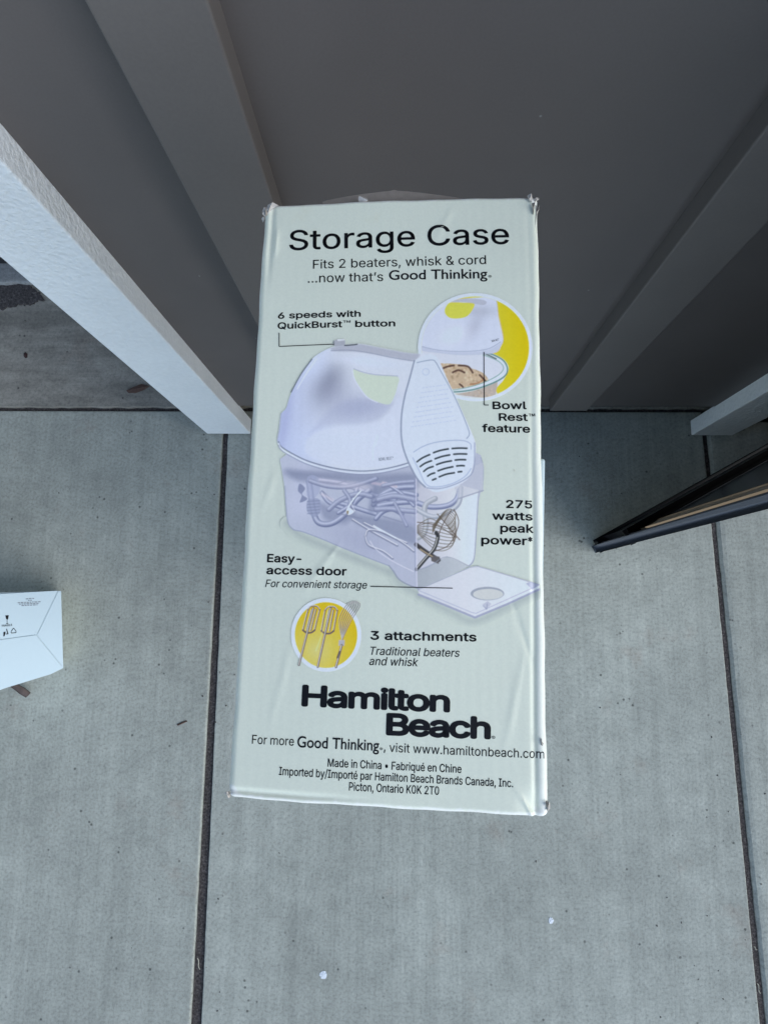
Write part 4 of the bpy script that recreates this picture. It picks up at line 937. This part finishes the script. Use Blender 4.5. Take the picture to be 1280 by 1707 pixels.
# nose panel
stroke(r2((668, 168), (648, 245), (625, 330), (611, 420), (612, 520), (634, 600), (678, 688), (716, 728)), (128, 140, 170), 2.6, .85)
stroke(r2((675, 168), (655, 245), (632, 330), (618, 420), (620, 520), (642, 600), (686, 684), (724, 726)), (206, 220, 250), 2.2, .8)
NOSE = r2((672, 172), (700, 150), (735, 140), (765, 152), (788, 195), (850, 330), (925, 500), (936, 560), (925, 630), (900, 690), (800, 742), (755, 748), (722, 722), (684, 676), (646, 600), (624, 520), (622, 420), (634, 330), (656, 245))
fill(NOSE, (202, 216, 240), .85)
stroke(r4((240, 180), (330, 160), (410, 150), (450, 175), (520, 300), (640, 520), (740, 740), (820, 940), (828, 1000), (800, 1040)), (126, 142, 174), 1.3, .85)
stroke(r4((200, 1195), (300, 1135), (430, 1090), (600, 1065), (760, 1065), (840, 1100), (850, 1160)), (152, 168, 204), 1.6, .8)
stroke(r4((190, 1260), (260, 1400), (340, 1560), (460, 1590), (640, 1550), (780, 1470), (850, 1380)), (160, 176, 212), 1.8, .8)
stroke(r4((350, 1600), (480, 1610), (640, 1570), (800, 1490), (880, 1380), (890, 1090)), (140, 152, 186), 1.8, .8)
stroke(ell(*r4((338, 285))[0], 5.5, 5.5), (166, 184, 222), 1.0, .7, closed=True)
for k in range(9):
    yy = 470 + k * 55; wdt = 300 + k * 28; xx = 300 - k * 16
    for t in range(int(wdt / 40)):
        stroke(r4((xx + t * 40, yy - t * 6), (xx + t * 40 + random.uniform(14, 32), yy - t * 6 - 3)), (170, 186, 224), 1.1, .6)
for row in (((240, 1305), (300, 1262), (380, 1225)), ((275, 1360), (330, 1322), (400, 1295)), ((315, 1415), (360, 1380), (418, 1360)), ((360, 1468), (395, 1445), (436, 1432)), ((414, 1512), (450, 1497)),
            ((425, 1203), (500, 1178), (590, 1160)), ((443, 1272), (520, 1246), (606, 1228)), ((460, 1338), (540, 1312), (626, 1295)), ((476, 1408), (560, 1380), (642, 1362)), ((490, 1476), (570, 1446), (658, 1430)),
            ((636, 1155), (720, 1150), (800, 1152)), ((654, 1220), (720, 1216), (798, 1217)), ((670, 1286), (730, 1281), (786, 1282)), ((688, 1353), (730, 1349), (770, 1350)), ((704, 1420), (742, 1416))):
    stroke(r4(*row), (42, 52, 62), 2.7)
    stroke(r4(*[(a, b_ + 16) for a, b_ in row]), (214, 228, 248), 1.4, .8)
# speed button on the handle
fill(r2((312, 80), (326, 74), (358, 72), (362, 78), (362, 100), (320, 106), (312, 100)), (160, 168, 188), smooth=False)
fill(r2((326, 74), (358, 72), (362, 78), (330, 82)), (206, 214, 232), smooth=False)
stroke(r2((312, 82), (312, 100)), (90, 98, 112), 1.2)
stroke(r2((360, 101), (400, 98), (415, 96)), (52, 60, 74), 1.6)
# creased gloss film: white glare of two creases, painted in
stroke(r2((503, 500), (492, 535), (484, 565), (486, 605)), (240, 248, 255), 1.8, .9)
stroke(r2((508, 505), (497, 545)), (236, 244, 255), 1.2, .6)
stroke(r3((465, 152), (440, 180), (412, 220), (408, 245)), (242, 248, 255), 1.9, .9)
fill(r3((403, 235), (414, 222), (436, 240), (412, 254)), (248, 250, 252), .85)
fill(r3((405, 238), (413, 236), (412, 248), (407, 250)), (120, 112, 96), .9)
stroke(r3((436, 182), (425, 205), (440, 236)), (236, 242, 255), 1.2, .7)
stroke(r3((1115, 60), (1120, 66)), (140, 140, 130), 1.0, .6)

# -- round inset with the beaters
C2 = ell(544.2, 1058.4, 58.6, 61.2); fill(C2, WHT, smooth=False)
ci = ell(544.0, 1058.6, 52, 54.6); K2 = full(ci, False)
def g2(x, y):
    q = np.clip(np.hypot((x - 528) / 70, (y - 1085) / 74), 0, 1)[..., None]
    return np.array((222, 198, 128.)) * (1 - q) + np.array((230, 180, 28.)) * q
fill(ci, g2, smooth=False)
SD, SL_ = (96, 92, 92), (214, 216, 222)
def shaft(a, b_, w=2.6):
    stroke(r3(a, b_), SD, w + 1.0); stroke(r3((a[0] - 1, a[1]), (b_[0] - 1, b_[1])), SL_, w * .5)
def beater(x, y, dx, w, h):
    """looped blade of a beater, top centre at x,y in the close-up"""
    for o_ in (-1, -.35, .35, 1):
        stroke(r3((x + o_ * w, y + 14), (x + o_ * w + dx * .5, y + h * .5), (x + o_ * w + dx, y + h - 10)), SD, 2.6)
        stroke(r3((x + o_ * w - 2, y + 14), (x + o_ * w + dx * .5 - 2, y + h * .5), (x + o_ * w + dx - 2, y + h - 10)), SL_, 1.2)
    stroke(r3((x - w, y + 14), (x - w * .5, y), (x + w * .5, y), (x + w, y + 14)), SD, 2.6)
    stroke(r3((x - w, y + 12), (x - w * .5, y - 2), (x + w * .5, y - 2), (x + w, y + 12)), SL_, 1.2)
    stroke(r3((x - w + dx, y + h - 10), (x - w * .4 + dx, y + h), (x + w * .4 + dx, y + h), (x + w + dx, y + h - 10)), SD, 2.8)
beater(266, 642, -22, 25, 112); beater(340, 645, -16, 26, 112)
shaft((264, 650), (202, 892)); shaft((338, 650), (282, 900))
for k in range(7):
    t = (k - 3) / 3
    stroke(r3((386, 785), (400 + 26 * t, 700), (432 + 30 * t, 640), (438 + 8 * t, 622)), (92, 92, 98), 1.3, .95)
    stroke(r3((385, 785), (398 + 26 * t, 700), (430 + 30 * t, 640), (437 + 8 * t, 622)), (224, 228, 236), .7, .8)
fill(r3((372, 785), (398, 785), (396, 810), (370, 810)), (170, 174, 188), smooth=False)
shaft((384, 808), (360, 900), 3)
stroke(r3((376, 835), (366, 860)), (60, 58, 60), 3, .7)
stroke(r3((330, 640), (300, 760), (275, 830)), (240, 236, 214), 1.2, .5, soft=1)  # pale glare along a film crease, painted over the inset

def picture_mesh():
    ys, xs = np.where(USED > .015)
    keep = np.zeros((NH + 1, NW + 1), bool)
    cell = USED > .015
    for dy in (0, 1):
        for dx in (0, 1): keep[dy:NH + dy, dx:NW + dx] |= cell
    vid = -np.ones((NH + 1, NW + 1), int); vid[keep] = np.arange(keep.sum())
    jj, ii = np.where(keep)
    px = X0 + ii / SC; py = Y0 + jj / SC
    r = (ROT @ np.stack([px - CX, -(py - CY), np.full(px.shape, -F_PX)]))
    t = (Z_FACE - CAM_H) / r[2]
    xy = np.stack([r[0] * t, r[1] * t], 1)
    z = zface(*inv_bil(xy)) + LIFT * 1.6
    co = np.column_stack([xy, z])
    cy_, cx_ = np.where(cell)
    fc = np.stack([vid[cy_ + 1, cx_], vid[cy_ + 1, cx_ + 1], vid[cy_, cx_ + 1], vid[cy_, cx_]], 1)
    me = bpy.data.meshes.new('printed_picture')
    me.vertices.add(len(co)); me.vertices.foreach_set('co', co.ravel())
    nf = len(fc)
    me.loops.add(nf * 4); me.loops.foreach_set('vertex_index', fc.ravel().astype(np.int32))
    me.polygons.add(nf); me.polygons.foreach_set('loop_start', np.arange(0, nf * 4, 4, dtype=np.int32))
    pad = np.pad(IMG, ((1, 1), (1, 1), (0, 0)), mode='edge')
    vcol = .25 * (pad[:-1, :-1] + pad[1:, :-1] + pad[:-1, 1:] + pad[1:, 1:])
    vc = alb(vcol[keep])
    at = me.color_attributes.new('print', 'FLOAT_COLOR', 'POINT')
    at.data.foreach_set('color', np.column_stack([vc, np.ones(len(vc))]).ravel())
    me.update(); me.validate()
    return me
link_mesh('printed_picture', picture_mesh(), M['print'], pbox, True)
text('BOWL REST™', 632, 769.6, 656, 767.4, 5.0, .0, mat='ink_grey').data.transform(Matrix.Translation((0, 0, LIFT * 1.4)))
text('BOWL REST™', 819.5, 571.5, 832, 568.4, 3.4, .0, mat='ink').data.transform(Matrix.Translation((0, 0, LIFT * 1.4)))

# ------------------------------------------------------------------ white carton under the mixer box
ZC = Z_FACE - BOX_D - .0005
cr = on_z(909, 764, ZC); cr2 = on_z(906.5, 925, ZC)
under = empty('white_carton', (0, 0, 0), 'tall white carton standing on the concrete under the pale green mixer box', 'carton')
xr = cr.x; xr2 = cr2.x + (cr2.x - cr.x) * .6
yt = cr.y; yb_ = -.085
bm = bmesh.new()
pts = [(-.066, yb_), (cr.x + (cr2.x - cr.x) * (yb_ - cr.y) / (cr2.y - cr.y), yb_), (xr, yt), (-.066, yt)]
prism(bm, pts, 0.0005, ZC)
bmesh.ops.bevel(bm, geom=list(bm.edges), offset=.0015, segments=2, profile=.5, affect='EDGES')
obj('carton_body', bm, M['white_card'], under)
bm = bmesh.new()      # tape strip over the top seam and down the front
box(bm, -.022, .026, yb_ - .0004, yb_ + .0002, ZC - .08, ZC - .002)
obj('tape', bm, plain('clear brown tape', (.55, .42, .26), .25), under)

# ------------------------------------------------------------------ white carton at the left, tipped towards the camera
tilt = math.radians(31)
zc = .066
A = on_z(102, 985, zc); Bp = on_z(105.5, 1114, zc)
wn_ = np.array([-math.cos(tilt), 0, math.sin(tilt)])        # across the face, rising to the left
hx = Vector(((Bp - A).x, (Bp - A).y, 0)); hl = hx.length; hx.normalize()  # along the right edge, towards the viewer
ax = Vector(wn_); nrm = ax.cross(hx); nrm = nrm if nrm.z > 0 else -nrm
nrm.normalize()
WL, DP = .235, .075
lc = empty('white_carton', A + ax * (WL / 2) - nrm * DP, 'small white carton with fragile and recycling marks tipped on a brown stick at the left', 'carton')
def cp(a, h, d=0.0): return A + ax * a + hx * h - nrm * d
bm = bmesh.new()
sh = .2                                  # lower edge runs outward to the left
def foot(a): return hl + a * .34
def head(a): return -a * -.055 * 0
lo = [bm.verts.new(cp(a, h, DP)) for a, h in ((0, 0), (WL, .012), (WL, foot(WL)), (0, hl))]
hi = [bm.verts.new(cp(a, h, 0)) for a, h in ((0, 0), (WL, .012), (WL, foot(WL)), (0, hl))]
bm.faces.new(hi); bm.faces.new(lo)
for i in range(4): bm.faces.new((lo[i], lo[(i + 1) % 4], hi[(i + 1) % 4], hi[i]))
bmesh.ops.bevel(bm, geom=list(bm.edges), offset=.0012, segments=2, profile=.5, affect='EDGES')
obj('carton_body', bm, M['white_card'], lc)
def face_px(px, py, up=.0006):
    """photo pixel -> point on the tilted face"""
    r = Vector(ROT_inv(px, py)); o_ = Vector((0, 0, CAM_H))
    t = (A - o_).dot(nrm) / r.dot(nrm)
    return o_ + r * t + nrm * up
def flap(pts, th, lift):
    bm = bmesh.new()
    P = [face_px(a, b_, lift) for a, b_ in pts]
    hi = [bm.verts.new(p) for p in P]; lo = [bm.verts.new(p - nrm * th) for p in P]
    bm.faces.new(hi); bm.faces.new(lo)
    n = len(P)
    for i in range(n): bm.faces.new((lo[i], lo[(i + 1) % n], hi[(i + 1) % n], hi[i]))
    return obj('bottom_flap', bm, M['white_card'], lc)
flap([(-90, 998), (0, 990.5), (96, 985), (60, 1057.5), (0, 1066), (-90, 1078)], .0012, .0022)
flap([(97.5, 985.5), (101, 985.5), (105, 1110), (104.4, 1111.5), (62, 1059)], .0010, .0012)
flap([(-90, 1079), (0, 1067), (60, 1059), (103.6, 1112), (105, 1114), (85, 1124), (0, 1150), (-90, 1178)], .0010, .0017)
bm = bmesh.new()
def blot(pts, up=.0027):
    bm.faces.new([bm.verts.new(face_px(a, b_, up)) for a, b_ in pts])
c7 = lambda *p: [(a / 6.4, 940 + b_ / 6.4) for a, b_ in p]
blot(c7((58, 552), (94, 550), (88, 590), (78, 600), (66, 588)))
blot(c7((74, 598), (79, 598), (80, 636), (75, 636))); blot(c7((66, 638), (90, 635), (91, 640), (66, 643)))
blot(c7((38, 730), (58, 725), (60, 740), (48, 775), (38, 775))); blot(c7((68, 700), (74, 692), (92, 750), (64, 756), (64, 748), (78, 744)))
for a, b_ in (((145, 686), (122, 722)), ((145, 686), (172, 718)), ((122, 740), (170, 736)), ((118, 726), (124, 742)), ((174, 722), (168, 738))):
    d_ = Vector((b_[0] - a[0], b_[1] - a[1])).normalized(); n_ = Vector((-d_.y, d_.x)) * 3.2
    blot(c7((a[0] + n_.x, a[1] + n_.y), (a[0] - n_.x, a[1] - n_.y), (b_[0] - n_.x, b_[1] - n_.y), (b_[0] + n_.x, b_[1] + n_.y)))
obj('printed_marks', bm, M['ink'], lc)
bm = bmesh.new()
for y_, xa_, xb_ in ((370, 275, 365), (388, 300, 340), (408, 190, 440), (424, 205, 420), (440, 230, 400)):
    x_ = xa_
    while x_ < xb_:
        w_ = random.uniform(14, 34); k_ = -(x_ - 300) * .05
        blot(c7((x_, y_ + k_), (min(x_ + w_, xb_), y_ + k_ - 1), (min(x_ + w_, xb_), y_ + k_ + 7), (x_, y_ + k_ + 8)))
        x_ += w_ + 8
obj('printed_lines', bm, M['ink_grey'], lc)
def carton_text(s, p0, p1, cap):
    L = math.hypot(p1[0] - p0[0], p1[1] - p0[1])
    _, w = glyph_line(s, 1, 1)
    loops, _ = glyph_line(s, L / w, cap / CAP)
    me = curve_mesh(loops, .02 * cap)
    e = (p1[0] - p0[0]) / L, (p1[1] - p0[1]) / L
    for v in me.vertices:
        a, b_ = v.co.x, v.co.y
        v.co = face_px(p0[0] + a * e[0] + b_ * e[1], p0[1] + a * e[1] - b_ * e[0], .0027)
    link_mesh('printed_text', me, M['ink'], lc)
carton_text('FRAGILE', (3.6, 1045.2), (20.5, 1043.6), 3.2)

# brown stick that props it
bm = bmesh.new()
E0, E1 = on_z(47, 1159, .008), Vector((-.80, -.085, .085))
d_ = (E1 - E0).normalized(); sd = d_.cross(Vector((0, 0, 1))).normalized(); up_ = sd.cross(d_)
rows = []
for i in range(13):
    t = i / 12; q = E0.lerp(E1, t)
    wv = .0062 + .0008 * math.sin(i * 1.7); hv = .0042 + .0005 * math.sin(i * 2.3)
    rows.append([bm.verts.new(q + sd * (wv * math.cos(a)) + up_ * (hv * math.sin(a))) for a in np.linspace(.3, 2 * math.pi + .3, 8, endpoint=False)])
for a, b_ in zip(rows, rows[1:]):
    for i in range(8): bm.faces.new((a[i], a[(i + 1) % 8], b_[(i + 1) % 8], b_[i]))
bm.faces.new(rows[0]); bm.faces.new(rows[-1])
tag(obj('wooden_stick', bm, M['wood']), 'short dark brown stick poking out from under the tipped white carton at the left', 'stick')

# ------------------------------------------------------------------ black glossy panel at the right, standing on edge
g0 = on_z(989, 908, 0); g1 = on_z(1280, 746, 0)
bd = (g1 - g0).normalized(); bn = Vector((bd.y, -bd.x, 0))      # bn: away from the wall side
PL, PH, PT = 1.0, 1.3, .004
g0 = g0 + bn * .009
pan = empty('glossy_panel', g0 + bd * PL / 2, 'black framed glossy panel standing on edge on the concrete near the right trim board', 'panel')
def pw(s, z, o_): return g0 + bd * s + bn * o_ + Vector((0, 0, z))
def slab_part(name, s0, s1, z0, z1, o0, o1, mat, bev, seg=3):
    bm = bmesh.new()
    r = bmesh.ops.create_cube(bm, size=1.0)
    for v in bm.verts:
        v.co = pw(s0 + (v.co.x + .5) * (s1 - s0), z0 + (v.co.z + .5) * (z1 - z0), o0 + (v.co.y + .5) * (o1 - o0))
    bmesh.ops.bevel(bm, geom=list(bm.edges), offset=bev, segments=seg, profile=.5, affect='EDGES')
    return obj(name, bm, mat, pan, True)
M['pblack'] = plain('panel black plastic', (.004, .0045, .007), .35, .5)
M['pgloss'] = plain('panel dark gloss', (.055, .056, .060), .22, .5)
M['preflect'] = plain('painted tan reflection', (.40, .31, .22), .25, .6, 0.0)
M['prim'] = plain('panel grey blue rim', (.055, .064, .080), .35, .5)
slab_part('back_shell', .004, PL, 0.0, PH, 0.0005, PT, M['pblack'], .0012, 3)
slab_part('bottom_rail', .0095, PL - .004, .0005, .155, -.010, .0045, M['pblack'], .0065, 5)
for zz in (.158, .168):
    slab_part('rib', .012, PL - .02, zz, zz + .006, -.006, .0015, M['pblack'], .002)
slab_part('screen', .059, PL - .022, .178, PH - .02, -.0035, .0018, M['pgloss'], .0012)
slab_part('painted_reflection', .024, .056, .17, PH - .03, -.0052, .0016, M['preflect'], .0022)  # tan reflection in the gloss, put in as a coloured strip
slab_part('rim', -.0015, .009, .0005, PH - .003, -.0040, PT - .0005, M['prim'], .0036, 6)
slab_part('rim', PL - .018, PL - .0015, .158, PH - .003, -.0075, .0014, M['prim'], .003)

# ------------------------------------------------------------------ small litter on the concrete
def scrap(name, pts, z, th, mat, label, cat):
    bm = bmesh.new()
    P = [on_z(a, b_, z) for a, b_ in pts]
    c = sum(P, Vector()) / len(P)
    hi = [bm.verts.new(p + Vector((0, 0, th * (.6 + .6 * math.sin(3 * i))))) for i, p in enumerate(P)]
    lo = [bm.verts.new(p + Vector((0, 0, .0002))) for p in P]
    n = len(P); ct = bm.verts.new(c + Vector((0, 0, th * 1.3)))
    for i in range(n):
        j = (i + 1) % n
        bm.faces.new((hi[i], hi[j], ct)); bm.faces.new((lo[i], lo[j], hi[j], hi[i]))
    bm.faces.new(lo[::-1])
    return tag(obj(name, bm, mat), label, cat)
M['leaf'] = paint('dry brown leaf', (.10, .055, .04), .8, 300, .4, .0006, .3)
M['leaf2'] = paint('dark leaf', (.05, .022, .02), .8, 300, .4, .0006, .3)
M['drip'] = paint('white paint drip', (.80, .82, .84), .6, 500, .3, .0005, .04)
scrap('leaf_scrap', [(211, 651), (222, 646), (236, 640), (249, 644), (240, 650), (226, 655), (214, 655)], .002, .0025, M['leaf'], 'brown dry leaf scrap on the garage floor beside the left trim board', 'leaf')
scrap('leaf_scrap', [(40, 589), (43, 587), (46, 590), (45.5, 596), (42, 597), (40.5, 594)], .002, .0025, M['leaf2'], 'small dark red leaf bit on the garage floor at the far left', 'leaf')
scrap('twig', [(295, 1208), (303, 1204), (311, 1201), (312.5, 1203), (304, 1207), (297, 1210)], 0, .002, M['leaf'], 'short brown twig on the concrete left of the joint', 'twig')
def drip(cx_, cy_, r, seed, label):
    pts = [(cx_ + r * (1 + .35 * mnoise.noise(Vector((math.cos(t) * 1.5, math.sin(t) * 1.5, seed)))) * math.cos(t), cy_ + r * 1.1 * (1 + .35 * mnoise.noise(Vector((math.cos(t) * 1.5, math.sin(t) * 1.5, seed)))) * math.sin(t)) for t in np.linspace(0, 2 * math.pi, 14, endpoint=False)]
    scrap('paint_drip', pts, 0, .0008, M['drip'], label, 'paint drip')
drip(539, 1626, 6.2, 1.1, 'larger white paint drip on the concrete near the bottom edge')
drip(918.5, 1535, 4.6, 5.3, 'smaller white paint drip on the concrete below the mixer box')

# crumbs of grit scattered over the concrete, thicker along the joints
bm = bmesh.new()
for k in range(80):
    r = random.random()
    if r < .45: x_, y_ = random.uniform(-1.0, 1.0), random.uniform(-.9, .30)
    elif r < .75: x_, y_ = random.gauss(.52, .05), random.uniform(-.8, -.3)
    else: y_ = random.uniform(-.8, .3); x_ = (jl(y_, 1) if r < .88 else jr(y_, -1)) + random.gauss(0, .02)
    sz = random.uniform(.0005, .0014)
    m4 = Matrix.Translation((x_, y_, sz * .25)) @ Matrix.Rotation(random.uniform(0, 6), 4, 'Z') @ Matrix.Diagonal((sz * random.uniform(1, 2.2), sz, sz * .6, 1))
    bmesh.ops.create_icosphere(bm, subdivisions=1, radius=1.0, matrix=m4)
tag(obj('grit', bm, paint('dark grit', (.06, .05, .045), .9, 400, .3, .0004, .4)), 'dark crumbs of grit scattered over the concrete slabs', 'grit', kind='stuff')
# dry stalks caught in the joints
for k, (a, b_, lab) in enumerate((((329, 1598), (333, 1617), 'pale dry stalk in the left joint near the bottom edge'), ((1256, 1579), (1262, 1584), 'pale dry stalk in the right joint near the bottom edge'), ((1262, 1640), (1267, 1657), 'longer pale stalk lying low in the right joint'))):
    A_, B_ = on_z(*a, -.002), on_z(*b_, -.004); bm = bmesh.new()
    d_ = (B_ - A_).normalized(); n_ = Vector((-d_.y, d_.x, 0))
    rr = []
    for i in range(6):
        q = A_.lerp(B_, i / 5) + n_ * .0012 * math.sin(i * 1.3)
        rr.append([bm.verts.new(q + n_ * (.0009 * math.cos(t)) + Vector((0, 0, .0008 * math.sin(t)))) for t in (0, 1.57, 3.14, 4.71)])
    for p_, q_ in zip(rr, rr[1:]):
        for i in range(4): bm.faces.new((p_[i], p_[(i + 1) % 4], q_[(i + 1) % 4], q_[i]))
    bm.faces.new(rr[0]); bm.faces.new(rr[-1])
    tag(obj('dry_stalk', bm, paint('dry straw', (.42, .38, .30), .8, 300, .2, .0004, .2)), lab, 'stalk')
